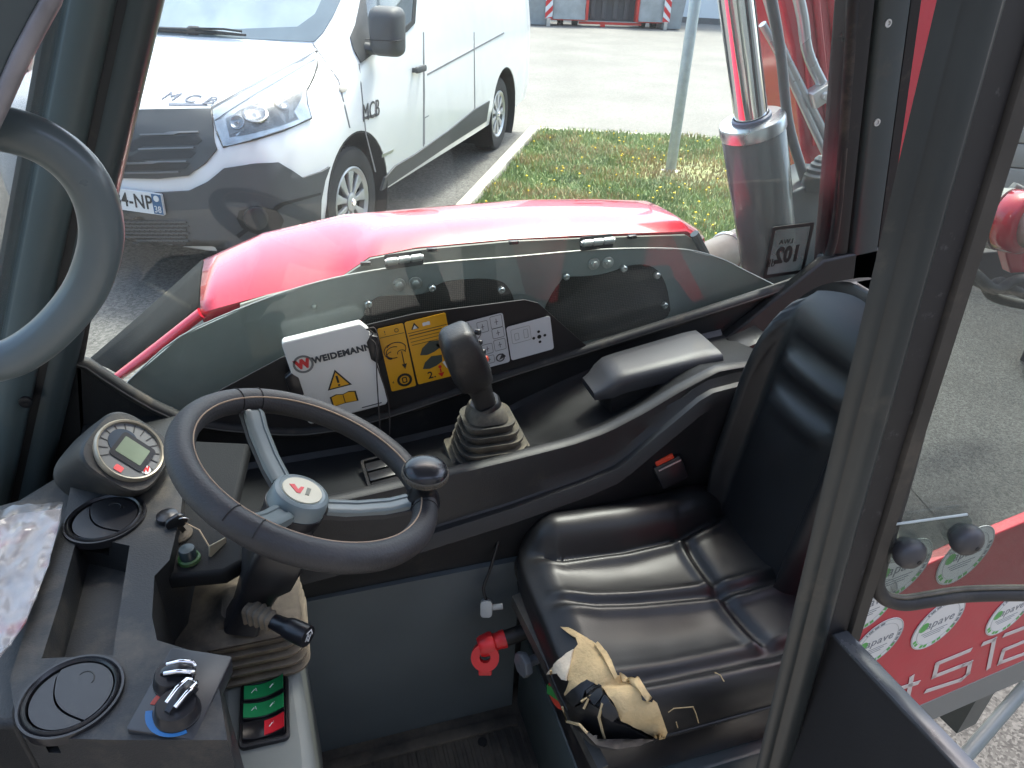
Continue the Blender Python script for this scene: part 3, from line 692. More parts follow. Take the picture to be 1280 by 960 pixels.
# rear pillar of the right window
RP = [AY(1066, -70, 1.45), AY(1045, 330, 1.45)]
rp0 = Vector((RP[0].x-.002, 1.45, 2.25)); rp1 = Vector((RP[1].x+.012, 1.45, 1.22))
rp0.x = RP[0].x+(2.25-RP[0].z)*(RP[0].x-RP[1].x)/(RP[0].z-RP[1].z)+.012
strip('rear_pillar', rp0, rp1, [(.0, -.02), (.022, -.03), (.036, -.03), (.045, -.016), (.045, .05), (0, .05)], KS(), cab, smooth=50)
rpp = strip('pillar_cover', rp0, rp1, [(.047, -.03), (.056, -.04), (.118, -.04), (.126, -.03), (.126, .05), (.047, .05)], GP(), cab, smooth=50)
strip('rear_seal', rp0, rp1, [(.128, -.032), (.15, -.036), (.156, -.02), (.156, .05), (.128, .05)], RUB(), cab, smooth=50)
for px, py in ((1110, 29), (1096, 153)):
    h = onplane(px, py, (0, 1.409, 0), (0, 1, 0)); mb = MB(lookframe(h+Vector((0, .003, 0)), h-Vector((0, 1, 0)))); mb.lathe([(.0085, 0), (.0085, .005), (.005, .005), (.0045, .003), (0, .003)], None, 14); mb.build('rivet', STEEL(), rpp)
mb = MB(); q = [onplane(px, py, (0, 1.41, 0), (0, 1, 0)) for px, py in ((1030, 326), (1145, 300), (1120, 520), (880, 520), (900, 430))]
mb.prism([(p.x, p.z) for p in q], 0, .03, Matrix(((1, 0, 0, 0), (0, 0, -1, 1.44), (0, 1, 0, 0), (0, 0, 0, 1)))); mb.build('corner_trim', K(), cab, bev=.006)
# near door pillar: a steel box with rubber and a worn edge strip behind it
DP0, DP1 = AY(1171, 0, .5), AY(945, 960, .5)
dd = (DP1-DP0).normalized(); DP0 = DP0-dd*.2; DP1 = DP1+dd*.62
def dstrip(name, prof, m, smooth=50): return strip(name, DP0, DP1, [(a*1.22, b) for a, b in prof], m, cab, smooth=smooth)
dstrip('door_pillar', [(.0, .0), (.003, -.004), (.014, -.006), (.0165, -.002), (.020, -.0025), (.024, -.008), (.041, -.012), (.046, -.010), (.050, .0), (.052, .014), (.014, .014)], pmat('door_pillar_paint', (.018, .024, .025), .33, var=.2, vs=7, bump=.05, bs=50, dust=(.10, DUST, 9)))
dstrip('door_rubber', [(.0505, .004), (.053, -.001), (.083, .002), (.084, .008), (.084, .016), (.0525, .016)], pmat('speckled_rubber', (.006, .006, .008), .5, var=.3, dust=(.06, (.4, .4, .4), 70)), 50)
dstrip('worn_edge_strip', [(.0845, .001), (.0865, -.003), (.100, -.004), (.101, .0), (.101, .016), (.0845, .016)], pmat('worn_brown_edge', (.038, .034, .029), .55, var=.3, vs=10, dust=(.30, DUST, 8)), 50)
# roof, floor, front and rear walls of the cab (they shade the inside)
mb = MB(); mb.box((.42, .98, 2.34), (1.66, 1.06, .09), bev=.03); mb.build('roof', RED(), cab)
mb = MB(); mb.box((.42, .98, 2.285), (1.5, .94, .016)); mb.build('headlining', pmat('grey_headlining', (.22, .22, .22), .9), cab)
mb = MB(); mb.box((-.72, .98, .80), (.04, .96, .80)); mb.build('front_wall', K(), cab)
mb = MB(); mb.box((.72, .53, .60), (.26, .03, .36)); mb.build('lower_side_panel', GP(), cab)
# gunmetal side panel of the footwell and the dark shelf edge over it
fwY = 1.12
mb = MB(); mb.box((.12, fwY+.012, .66), (.56, .02, .52)); sp = mb.build('footwell_panel', pmat('footwell_grey_paint', (.085, .105, .115), .5, var=.1, vs=5, bump=.1, bs=120, dust=(.06, DUST, 4)), cab)
# floor mat with ribs
fm = pmat('dirty_floor_rubber', (.035, .033, .03), .85, var=.35, vs=6, bump=.6, bs=45, dust=(.65, (.17, .145, .11), 4))
mb = MB(); mb.box((.15, 1.0, .385), (1.7, .96, .03)); flo = mb.build('floor', fm, cab)
for i in range(26):
    mb = MB(); mb.box((-.06+i*.022, .86, .4025), (.010, .42, .005), bev=.0015); mb.build('mat_rib', fm, flo)
mb = MB(); mb.box((.12, 1.075, .405), (.56, .03, .012), bev=.004); mb.build('mat_edge', fm, flo)
h = AZ(603, 928, .402); mb = MB(); mb.lathe([(.012, 0), (.012, .0045), (0, .0046)], Matrix.Translation((h.x, h.y, .401)), 14); mb.build('mat_hole', BLKI(), flo)
# windscreen and near front pillar
wsn = Vector((FPr[0].z-FPr[1].z, 0, -(FPr[0].x-FPr[1].x))).normalized()
mb = MB(); a, b = pt_+Vector((-.13, .02, 0)), pb_+Vector((-.13, .02, 0))
mb.add([a, b, b-Vector((0, .93, 0)), a-Vector((0, .93, 0)), a+wsn*-.005, b+wsn*-.005, b-Vector((0, .93, 0))+wsn*-.005, a-Vector((0, .93, 0))+wsn*-.005], [(0, 1, 2, 3), (7, 6, 5, 4), (0, 4, 5, 1), (1, 5, 6, 2), (2, 6, 7, 3), (3, 7, 4, 0)])
mb.build('windscreen', glassmat('screen_glass', (.9, .94, .93), dirt=.04), cab, smooth=0)
# near front pillar and door edge: dark plate with a bright worn rim
npl = [AY(*p, .58) for p in ((75, -40), (62, 0), (40, 40), (22, 75), (0, 128), (-60, 250), (-260, 250), (-260, -40))]
mb = MB(Matrix(((1, 0, 0, 0), (0, 0, -1, .60), (0, 1, 0, 0), (0, 0, 0, 1)))); mb.prism([(p.x, p.z) for p in npl], 0, .03); mb.build('near_front_pillar', GP(), cab, bev=.004)
mb = MB(); mb.tube([AY(*p, .57)+Vector((0, 0, 0)) for p in ((78, -40), (65, 0), (45, 36), (26, 72), (3, 124), (-40, 215))], .0055, 8); mb.build('pillar_edge_strip', pmat('worn_light_edge', (.22, .21, .22), .4, var=.4, vs=20), cab, smooth=60)

# --- grab handle
hp = [AY(*p, .62) for p in ((-160, 150), (-60, 155), (0, 160), (55, 178), (98, 212), (122, 256), (126, 305), (108, 360), (74, 405), (35, 437), (0, 452), (-60, 462), (-160, 465))]
gh = thing('grab_handle', 'thick bent grey tube grab handle at the front pillar', 'handle', hp[-1])
mb = MB(); mb.tube(smoothpath(hp, 6), .0163, 20); mb.build('tube', pmat('satin_grey_tube', (.095, .12, .125), .3, var=.12, vs=8, bump=.04, bs=40), gh, smooth=80)
for p in (hp[0], hp[-1]):
    mb = MB(); mb.cyl(p+Vector((.02, 0, 0)), p+Vector((-.01, 0, 0)), .03, 18, bev=.003); mb.build('flange', GP(), gh)

# --- noise sticker on the rear of the glass, read from outside (so mirrored here)
sA, sB, sC, sD = [AY(*p, 1.456) for p in ((965, 284), (1017, 278), (1007, 340), (953, 348))]
so_ = (sA+sB+sC+sD)/4; Ms = frame(so_, (-(sB-sA+sC-sD)).normalized(), None, (0, 1, 0)) 
st = thing('noise_sticker', 'square black outlined 102 dB sound power sticker on the window corner, seen from behind', 'sticker', so_)
W2, H2 = (sB-sA).length, (sA-sD).length
mb = MB(Ms); mb.ring(rrect(W2, H2, .004), rrect(W2-.017, H2-.017, .003), -.0012, .001); mb.build('border', BLKI(), st)
mb = MB(Ms); mb.prism(rrect(W2-.0125, H2-.0125, .003), 0, .0006); mb.build('film', glassmat('sticker_film', (.72, .76, .74), dirt=.5, dcol=(.26, .30, .29)), st)
mb = MB(Ms @ Matrix.Translation((0, -.012, -.0012))); mb.text('102', .058, Matrix.Identity(4), .001, bold=.0026, xs=.8); mb.text('dB', .030, Matrix.Translation((.046, -.017, 0)), .001, xs=.8); mb.text('LWA', .018, Matrix.Translation((.012, .037, 0)), .001); mb.build('lettering', BLKI(), st)
# =================================================================== engine side: red hood, grey inner plate
YP, YLIP, YRG = 1.56, 1.60, 1.90
hood = thing('engine_hood', 'glossy red engine hood outside the right window', 'engine hood', (.4, 1.75, .6))
# lip seen at the near edge and ridge at the far edge
lip = [(146, 472), (200, 432), (252, 391), (335, 368), (425, 347), (462, 322), (520, 310), (640, 299), (760, 293), (857, 290), (878, 303)]
rdg = [(112, 452), (180, 394), (258, 326), (330, 294), (430, 271), (500, 265), (580, 258), (660, 252), (740, 251), (800, 253), (866, 291)]
LP = [AY(*p, YLIP) for p in lip]; RG = [AY(*p, YRG) for p in rdg]
def resample(P, xs):
    pts = sorted((p.x, p.z) for p in P); return [interp(x, pts) for x in xs]
xs0, xs1 = LP[2].x, LP[-1].x
def section(k):
    a, b = Vector(LP[k]), Vector(RG[k])
    return a, b
rows = []
for k in range(2, len(LP)):
    a, b = section(k)
    ridge_drop = .0
    m1 = a.lerp(b, .10)+Vector((0, 0, .010)); m2 = a.lerp(b, .30)+Vector((0, 0, .018)); m3 = a.lerp(b, .6)+Vector((0, 0, .016)); m4 = a.lerp(b, .88)+Vector((0, 0, .008))
    o1 = b+Vector((0, .035, -.018)); o2 = b+Vector((0, .09, -.09)); o3 = b+Vector((0, .12, -.3)); o4 = Vector((b.x, b.y+.13, .62))
    rows.append([a+Vector((0, .004, -.022)), a, m1, m2, m3, m4, b, o1, o2, o3, o4])
f2 = []
for i in range(len(rows)-1):
    kk = 4
    for j in range(kk): f2.append([p.lerp(q, j/kk) for p, q in zip(rows[i], rows[i+1])])
f2.append(rows[-1])
mb = MB(); mb.loft(f2, closed=False, caps=False)
# rear end closed by a chamfered cheek
e = rows[-1]; mb.add([p for p in e]+[Vector((e[0].x, e[0].y, .62))], [tuple(range(len(e)+1))])
skin = mb.build('hood_skin', RED(), hood, smooth=32)
sl_ = skin.modifiers.new('thick', 'SOLIDIFY'); sl_.thickness = .006; sl_.offset = -1
# front grille slope
gm_ = pmat('fine_grille_grey', (.012, .013, .013), .85, spec=.15, var=.15, bump=.5, bs=240)
g0 = [[LP[0]+Vector((0, .012, .004)), RG[0]+Vector((0, -.012, .003))], [LP[1]+Vector((0, .012, .006)), RG[1]+Vector((0, -.012, .004))], [LP[2]+Vector((-.004, .012, .006)), RG[2]+Vector((-.004, -.012, .004))]]
mb = MB(); mb.loft([[a, a.lerp(b, .33)+Vector((0, 0, .006)), a.lerp(b, .66)+Vector((0, 0, .006)), b] for a, b in g0], closed=False, caps=False); fg = mb.build('front_grille', gm_, hood, smooth=40)
fg.modifiers.new('thick', 'SOLIDIFY').thickness = .006
for k in range(22):
    t = .56+k*.02; a0 = g0[1][0].lerp(g0[2][0], t); b0 = g0[1][1].lerp(g0[2][1], t)
    mb = MB(); mb.tube([a0+Vector((0, 0, .002)), a0.lerp(b0, .33)+Vector((0, 0, .009)), a0.lerp(b0, .66)+Vector((0, 0, .009)), b0+Vector((0, 0, .002))], .0018, 5); mb.build('grille_rib', gm_, fg)
for P, kk_ in ((LP, 1), (RG, .45)):
    mb = MB(); mb.tube([P[0]-(P[1]-P[0])*.2, P[0], P[1], P[2]], [.010*kk_, .013*kk_, .016*kk_, .016*kk_], 8, sq=(1.2, .8)); mb.build('red_rim', RED(), hood, smooth=60)
# front nose below the grille, side skirt
mb = MB(); a, b = LP[0], RG[0]; mb.add([a, b, Vector((b.x-.12, b.y, .9)), Vector((a.x-.12, a.y, .9))], [(0, 1, 2, 3)]); mb.build('nose_panel', RED(), hood)
# underside channel strip with hinges and clips (pale grey)
ch = pmat('pale_underside', (.20, .205, .18), .6, var=.25, vs=8, dust=(.3, DUST, 5))
UC0 = [AY(*p, 1.585) for p in ((300, 381), (335, 370), (425, 349), (463, 324), (520, 313), (640, 302), (760, 297), (857, 294), (878, 306))]
UC1 = [AY(*p, 1.575) for p in ((300, 392), (335, 380), (425, 357), (463, 345), (520, 338), (640, 325), (760, 320), (857, 318), (878, 326))]
mb = MB(); n = len(UC0); mb.loft([[a, b, b+Vector((0, .012, 0)), a+Vector((0, .012, 0))] for a, b in zip(UC0, UC1)]); uc = mb.build('underside_channel', ch, hood, smooth=20)
for px in (430, 457, 642, 790, 540):
    y = interp(px, lip)+4; h = AY(px, y, 1.578); mb = MB(); mb.box(h, (.024, .01, .009), bev=.002); mb.build('clip', KS(), uc)
mb = MB(); e0, e1 = AY(868, 292, 1.58), AY(882, 318, 1.58); mb.tube([e0, e1, e1+Vector((0, 0, -.12))], .012, 8); mb.build('cheek_edge', GP(), hood)
for px, py, sl in ((505, 325, -.07), (746, 303, -.03)):
    h = AY(px, py, 1.556); Mh = frame(h, (1, 0, -sl*.6+.02), None, (0, -1, .25)); hg = sub('hinge', hood, h)
    mb = MB(Mh); mb.prism(rrect(.088, .034, .006), -.004, .0, bev=.0015); mb.build('recess_plate', BLKI(), hg)
    mb = MB(Mh)
    for k, x in enumerate((-.028, 0, .028)):
        mb = MB(Mh); mb.cyl((x-.012, .002, .006), (x+.012, .002, .006), .0085, 14, bev=.001); mb.build('knuckle', STEEL(), hg)
    mb = MB(Mh); mb.cyl((-.044, .002, .006), (.044, .002, .006), .006, 12); mb.build('pin', STEEL(), hg)
# inner grey plate
plate_px = [(120, 520), (160, 477), (225, 421), (320, 378), (400, 352), (480, 336), (560, 327), (640, 321), (720, 314), (790, 310.5), (857, 312), (900, 323), (935, 340), (985, 365), (1010, 380), (1010, 470), (400, 640), (120, 640)]
PP = [AY(*p, YP) for p in plate_px]
ip = thing('engine_side_plate', 'grey steel engine side plate with two mesh vents behind the window', 'panel', (.4, YP, .7))
Mp = Matrix(((1, 0, 0, 0), (0, 0, -1, YP+.006), (0, 1, 0, 0), (0, 0, 0, 1)))
ipm = pmat('engine_plate_paint', (.33, .37, .37), .42, var=.14, vs=5, bump=.05, bs=50, dust=(.1, DUST, 5))
mb = MB(Mp); mb.prism([(p.x, p.z) for p in PP], 0, .006); mb.build('plate', ipm, ip, bev=.0015)
# steel edge line (the plate's cut edge catches light)
def arch(px): return [AY(*p, YP-.003) for p in px]
vents = [[(455, 395), (458, 384), (470, 373), (485, 370), (520, 369), (538, 364), (552, 354), (575, 350), (610, 349), (630, 354), (640, 368), (643, 384), (640, 420), (455, 420)],
         [(680, 395), (688, 372), (700, 354), (708, 347), (740, 345), (765, 340), (780, 334), (800, 331), (818, 335), (830, 350), (836, 372), (835, 395), (800, 410), (690, 432)]]
meshm = bpy.data.materials.new('dusty_wire_mesh'); meshm.use_nodes = True
t_ = meshm.node_tree; b_ = t_.nodes['Principled BSDF']; b_.inputs['Roughness'].default_value = .7
tc_ = t_.nodes.new('ShaderNodeTexCoord'); mp_ = t_.nodes.new('ShaderNodeMapping'); mp_.inputs['Rotation'].default_value = (R(90), 0, 0); mp_.inputs['Scale'].default_value = (1, 1, 1)
t_.links.new(tc_.outputs['Object'], mp_.inputs[0])
v_ = t_.nodes.new('ShaderNodeTexVoronoi'); v_.voronoi_dimensions = '2D'; v_.inputs['Scale'].default_value = 210; v_.inputs['Randomness'].default_value = .12; t_.links.new(mp_.outputs[0], v_.inputs['Vector'])
cr_ = t_.nodes.new('ShaderNodeValToRGB'); t_.links.new(v_.outputs['Distance'], cr_.inputs[0]); cr_.color_ramp.elements[0].position = .42; cr_.color_ramp.elements[1].position = .55
cr_.color_ramp.elements[0].color = (.006, .006, .006, 1); cr_.color_ramp.elements[1].color = (.085, .078, .065, 1); t_.links.new(cr_.outputs[0], b_.inputs['Base Color'])
for q in vents:
    pp = arch(q); mb = MB(Mp); mb.prism([(p.x, p.z) for p in smoothpath(pp, 3, True)], .0065, .0085); mb.build('mesh_vent', meshm, ip, smooth=20)
boltp = pmat('bright_zinc', (.62, .66, .66), .3, .8, var=.15, vs=60)
for px, py, r in ((498.5, 355.5, .0155), (519, 353.5, .0155), (742, 329.5, .0155), (759.5, 328, .0155)):
    h = AY(px, py, YP-.001); Mh = lookframe(h, h-Vector((0, 1, 0))); bt = sub('bolt', ip, h)
    mb = MB(Mh); mb.lathe([(r, 0), (r, .003), (r*.95, .004), (r*.55, .0045)], None, 24); mb.build('washer', boltp, bt)
    mb = MB(Mh); mb.prism(circ(r*.62, 6), .003, .011, bev=.001); mb.build('hex_head', boltp, bt)
for px, py in ((540.5, 360.5), (460.5, 380), (627, 362.5), (708, 346), (780, 336), (821.5, 344.5), (831, 382)):
    h = AY(px, py, YP-.009); mb = MB(lookframe(h, h-Vector((0, 1, 0)))); mb.lathe([(.0085, -.008), (.0085, .003), (.006, .0055), (.003, .0055), (.002, .004), (0, .004)], None, 16); mb.build('screw', boltp, ip)
h = AY(393, 383, YP-.001); mb = MB(lookframe(h, h-Vector((0, 1, 0)))); mb.lathe([(.006, 0), (.005, .003), (0, .004)], None, 12); mb.build('rivet', boltp, ip)
# dark engine space behind so nothing shines through under the plate
mb = MB(); mb.box((.33, 1.72, .85), (1.3, .22, .7)); mb.build('engine_block', pmat('engine_dark', (.02, .02, .02), .7), hood)
# plate's light cut edge
mb = MB(); ed = [AY(*p, YP-.002) for p in plate_px[1:15]]; mb.tube(smoothpath(ed, 4), .0022, 6); mb.build('cut_edge', pmat('bare_edge', (.36, .37, .35), .4, .4), ip, smooth=60)

# =================================================================== boom, lift cylinder, pipes
YC = 1.72
lc = thing('lift_cylinder', 'thick grey hydraulic lift cylinder with polished rod outside the window', 'hydraulic cylinder', AY(985, 500, YC))
c0, c1, c2 = AY(940, 152, YC), AY(985, 500, YC), AY(925, -90, YC)
axc = (c0-c1).normalized(); c2 = c0+axc*.62
mb = MB(); mb.cyl(c1, c0, .083, 40, bev=.003); mb.build('barrel', pmat('cylinder_grey_paint', (.085, .10, .10), .22, var=.1, coat=.4), lc, smooth=50)
mb = MB(lookframe(c0, c2)); mb.lathe([(.0835, -.028), (.086, -.026), (.086, .0), (.083, .006), (.048, .008), (.046, .002)], None, 40, cap=False); mb.prism(circ(.05, 24), .0005, .001); cap = mb.build('gland', pmat('turned_steel', (.55, .58, .60), .28, .9, var=.06), lc, smooth=40)
mb = MB(lookframe(c0, c2)); mb.lathe([(.052, .006), (.051, .015), (.046, .018)], None, 30, cap=False); mb.build('wiper_seal', pmat('blue_wiper_seal', (.16, .19, .27), .5), lc)
mb = MB(); mb.cyl(c0, c2, .043, 36); mb.build('rod', CHROME(), lc, smooth=60)
h = AY(1014, 300, YC-.05)
mb = MB(); q = [AY(*p, YC-.06) for p in ((970, 248), (1036, 222), (1100, 222), (1100, 420), (972, 420))]
mb.prism([(p.x, p.z) for p in q], 0, .16, Matrix(((1, 0, 0, 0), (0, 0, -1, YC+.1), (0, 1, 0, 0), (0, 0, 0, 1)))); brk = mb.build('bearing_bracket', pmat('bracket_grey_paint', (.13, .155, .155), .35, var=.12), lc, bev=.006)
h = AY(1020, 224, YC-.05); mb = MB(Matrix.Translation(h)); mb.lathe([(.036, -.03), (.036, .012), (.030, .018), (.030, .028), (.024, .034), (.024, .042), (.017, .048), (.017, .055), (.009, .064), (0, .066)], None, 24); mb.build('buffer', pmat('grey_buffer', (.12, .135, .13), .4), lc, smooth=30)
# boom
YB = 1.98
bo_ = thing('boom', 'raised red telescopic boom with steel pipes behind the rear pillar', 'boom', AY(1080, 380, YB))
bpx = [(962, -60), (990, 60), (1004, 192), (1042, 260), (1150, 330), (1185, 200), (1195, 60), (1200, -60)]
q = [AY(*p, YB) for p in bpx]
mb = MB(Matrix(((1, 0, 0, 0), (0, 0, -1, YB+.3), (0, 1, 0, 0), (0, 0, 0, 1)))); mb.prism([(p.x, p.z) for p in q], 0, .3); mb.build('boom_arm', RED(), bo_, bev=.012)
for i, x in enumerate((1012, 1030, 1048)):
    mb = MB(); a, b = AY(x-14, -40, YB-.004), AY(x+8, 180-i*10, YB-.004); mb.tube([a, b], .012, 8); mb.build('weld_rib', RED(), bo_, smooth=60)
pst = pmat('silver_pipe', (.50, .52, .53), .3, .7, var=.1)
for p, r in (([(948, -40), (966, 20), (978, 62), (1032, 170), (1048, 205)], .013), ([(953, 30), (975, 70), (1012, 150), (1042, 215)], .011), ([(990, -40), (1003, 20), (1012, 72), (1044, 136), (1062, 180)], .016)):
    mb = MB(); mb.tube(smoothpath([AY(*k, YB-.07) for k in p], 5), r, 14); mb.build('pipe', pst, bo_, smooth=60)
h = AY(1024, 118, YB-.08); mb = MB(frame(h, (.5, 0, -.85), None, (0, -1, 0))); mb.box((0, 0, 0), (.05, .07, .05), bev=.006); mb.cyl((0, 0, .02), (0, 0, .04), .012, 6); mb.build('pipe_clamp', STEEL(), bo_)
mb = MB(); mb.tube(smoothpath([AY(*k, YC-.02) for k in ((957, -40), (975, 60), (985, 150), (1002, 212), (1010, 240))], 5), .013, 12); mb.build('hose', pmat('grey_hose', (.2, .21, .22), .5), bo_, smooth=60)
mb = MB(); mb.box(AY(1085, 400, YB+.15)+Vector((-.12, 0, -.3)), (.22, .4, .8)); mb.build('boom_pivot', GP(), bo_)
# pale tube beside the hood
a, b = AY(893, 322, 1.98), AY(1010, 268, 2.35)
t = thing('exhaust_pipe', 'pale dusty steel exhaust pipe lying behind the hood', 'pipe', a)
mb = MB(); mb.cyl(a-(b-a)*.3, b, .062, 28); mb.build('tube', pmat('sunbleached_steel', (.50, .43, .34), .6, .1, var=.2, vs=9, dust=(.3, (.4, .33, .25), 6)), t, smooth=60)
mb = MB(); mb.lathe([(.066, 0), (.070, .01), (.066, .02)], lookframe(a.lerp(b, .1), b), 28); mb.build('collar', STEEL(), t)
# =================================================================== boolean helper
def cut(o, mb):
    c = mb.build('cutter', KS(), smooth=0)
    for q in (c, o):
        bm = bmesh.new(); bm.from_mesh(q.data); bmesh.ops.recalc_face_normals(bm, faces=bm.faces); bm.to_mesh(q.data); bm.free()
    b = o.modifiers.new('b', 'BOOLEAN'); b.object = c; b.solver = 'EXACT'; b.operation = 'DIFFERENCE'
    # the cutter is built in world space, the target may hang under a parent
    bpy.context.view_layer.update()
    dg = bpy.context.evaluated_depsgraph_get(); me = bpy.data.meshes.new_from_object(o.evaluated_get(dg)); o.modifiers.clear(); old = o.data; m = list(old.materials); o.data = me; me.name = o.name
    me.materials.clear()
    for x in m: me.materials.append(x)
    me.polygons.foreach_set('material_index', [0]*len(me.polygons))
    me.polygons.foreach_set('use_smooth', [True]*len(me.polygons)); me.set_sharp_from_angle(angle=R(35))
    bpy.data.objects.remove(c)
def addbev(o, w, seg=2):
    b = o.modifiers.new('bevel', 'BEVEL'); b.width = w; b.segments = seg; b.limit_method = 'ANGLE'; b.angle_limit = R(35)

# =================================================================== side console on the far side of the seat
con = thing('side_console', 'black moulded plastic side console rising towards the seat back', 'console', (.4, 1.28, .42))
R1 = [(-.30, 1.115), (.11, 1.148), (.227, 1.160), (.387, 1.177), (.52, 1.193), (.60, 1.212), (.69, 1.252), (.758, 1.290), (.85, 1.332), (.90, 1.335), (1.05, 1.335)]
R2 = [(-.30, .985), (.133, 1.030), (.375, 1.072), (.55, 1.112), (.624, 1.137), (.70, 1.205), (.809, 1.300), (.90, 1.312), (1.05, 1.312)]
BK = [(-.30, 1.055), (.18, 1.069), (.30, 1.084), (.42, 1.10), (.50, 1.135), (.62, 1.18), (.80, 1.24), (1.05, 1.27)]
rings = []
for i in range(46):
    x = -.30+i*(1.33/45); r1 = interp(x, R1); r2 = min(interp(x, R2), r1-.004); b = min(interp(x, BK), r1-.01)
    dip = .03*sm(x, .42, .50)*(1-sm(x, .70, .82))
    bl = r1-.022
    rings.append([(x, 1.438, .45), (x, 1.438, b+.01), (x, 1.425, b), (x, 1.34, (b*.6+bl*.4)-dip), (x, 1.255, (b*.15+bl*.85)-dip*.8), (x, 1.215, bl), (x, 1.192, r1-.002), (x, 1.188, r1), (x, 1.170, r1), (x, 1.164, r1-.003),
                  (x, 1.160, r1-.016), (x, 1.155, max(r2+.016, r1-.06)), (x, 1.146, r2+.004), (x, 1.142, r2), (x, 1.128, r2-.001), (x, 1.123, r2-.008), (x, 1.114, r2-.03), (x, 1.145, min(.88, r2-.06)), (x, 1.145, .45)])
mb = MB(); mb.loft(rings); cb = mb.build('console_body', K(), con, smooth=28)
# recessed field in the inner face, small perforations by the bowl
mb = MB(); q = [AY(*p, 1.143) for p in ((690, 607), (705, 590), (790, 562), (770, 574), (752, 590))]
# switch blank in the shelf
for (px, py) in ((478, 590),):
    h = AY(px, py, 1.28); 
hq = [AZ(*p, 1.128) for p in ((452, 578), (496, 570), (508, 607), (462, 621))]
hq = [Vector((p.x, p.y, interp(p.x, R1)-.022)) for p in hq]
ctr = sum(hq, Vector())/4
Mq = frame(ctr, hq[1]-hq[0], hq[0]-hq[3])
mb = MB(Mq); w_, h_ = (hq[1]-hq[0]).length, (hq[0]-hq[3]).length
mb.ring(rrect(w_, h_, .006), rrect(w_-.012, h_-.012, .004), -.01, .008); sbk = mb.build('switch_blank', KS(), con)
mb = MB(Mq)
for k in (-1, 0, 1): mb.box((0, k*h_*.29, .002), (w_-.016, h_*.24, .006), bev=.002)
mb.build('blank_insert', KS(), sbk)
for i in range(3):
    for j in range(5):
        p = AY(690+j*9+i*2, 506+i*7+j*1, 1.3); x = p.x
        mb = MB(lookframe((x, 1.29, interp(x, R1)-.03), (x, 1.29, 1.6))); mb.lathe([(.003, 0), (.003, .0115), (0, .0115)], None, 6)
        if i == 0 and j == 0: pf = mb
        else: pf.v += mb.v; pf.f += [[a+len(pf.v)-len(mb.v) for a in f] for f in mb.f]; pf.mi += mb.mi
# arm pad
A0 = [AY(*p, 1.30) for p in ((740, 469), (886, 429))]
arm = thing('armrest_pad', 'smooth grey padded armrest on the black side console', 'armrest', A0[0])
u = (A0[1]-A0[0]); Lp = u.length; Ma = frame((A0[0]+A0[1])/2+Vector((0, .01, -.012)), u, (0, 1, 0))
mb = MB(Ma); rings = []
for k in range(17):
    t = k/16; x = (t-.5)*Lp*1.04; w = .108+.03*t; s_ = 1-.55*(1-sm(t, 0, .18))*1-.25*sm(t, .9, 1)
    hgt = .017*s_; dz = -.026*(1-sm(t, 0, .22)); w *= (.72+.28*sm(t, 0, .15))
    rings.append([(x, y*w/2, dz+z*hgt) for y, z in ((-1, -1.6), (-1.02, -.3), (-.98, .45), (-.86, .85), (-.5, 1.0), (0, 1.06), (.5, 1.0), (.86, .85), (.98, .45), (1.02, -.3), (1, -1.6))])
mb.loft(rings); mb.build('pad', pmat('grey_arm_vinyl', (.045, .046, .051), .42, var=.1, bump=.2, bs=300, dust=(.04, DUST, 6)), arm, smooth=60)
mb = MB(Ma); mb.prism([(-.5*Lp*.8, -.045), (.5*Lp*1.02, -.052), (.5*Lp*1.02, .05), (-.5*Lp*.8, .04)], -.12, -.018, None, bev=.012); mb.build('support', K(), arm)
mb = MB(); h = AY(935, 424, 1.36); mb = MB(frame(h, (1, 0, .35), (0, 1, 0))); mb.box((0, 0, 0), (.085, .07, .012), bev=.003); mb.build('lid', KS(), con)
# seat belt buckle
h = AY(832, 576, 1.118); Mb_ = frame(h, Vector((.9, -.05, .42)), Vector((-.35, .3, .85)))
bk = thing('belt_buckle', 'black seat belt buckle with red release button by the seat', 'buckle', h)
mb = MB(Mb_); mb.box((0, -.028, 0), (.066, .06, .022), bev=.005); mb.build('housing', KS(), bk)
mb = MB(Mb_); mb.box((-.002, .004, .001), (.044, .016, .014), bev=.003); mb.build('release_button', pmat('red_button', (.75, .06, .02), .35), bk)
mb = MB(Mb_); mb.box((.003, -.008, .012), (.055, .003, .003)); mb.build('slot_edge', STEEL(), bk)

# =================================================================== sticker board, document box, labels
YD = 1.436
def quad(TL, TR, BR, BL, Y, n=(0, -1, 0)):
    P_ = [AY(*p, Y) for p in (TL, TR, BR, BL)]; c = sum(P_, Vector())/4
    u = (P_[1]-P_[0]+P_[2]-P_[3])/2; v = (P_[0]-P_[3]+P_[1]-P_[2])/2
    return frame(c, u, None, n), u.length, v.length
bpx = [(235, 520), (275, 487), (350, 447), (455, 406), (520, 391), (655, 374), (672, 378), (733, 432), (640, 466), (480, 519), (400, 538), (330, 538), (240, 524)]
q = [AY(*p, YD+.006) for p in bpx]
sb = thing('sticker_board', 'matt black board in the window carrying the warning labels', 'board', (.2, YD, 1.15))
mb = MB(Matrix(((1, 0, 0, 0), (0, 0, -1, YD+.006), (0, 1, 0, 0), (0, 0, 0, 1)))); mb.prism([(p.x, p.z) for p in q], 0, .004); mb.build('board', pmat('matt_black_board', (.014, .013, .014), .55, var=.1), sb, smooth=0)
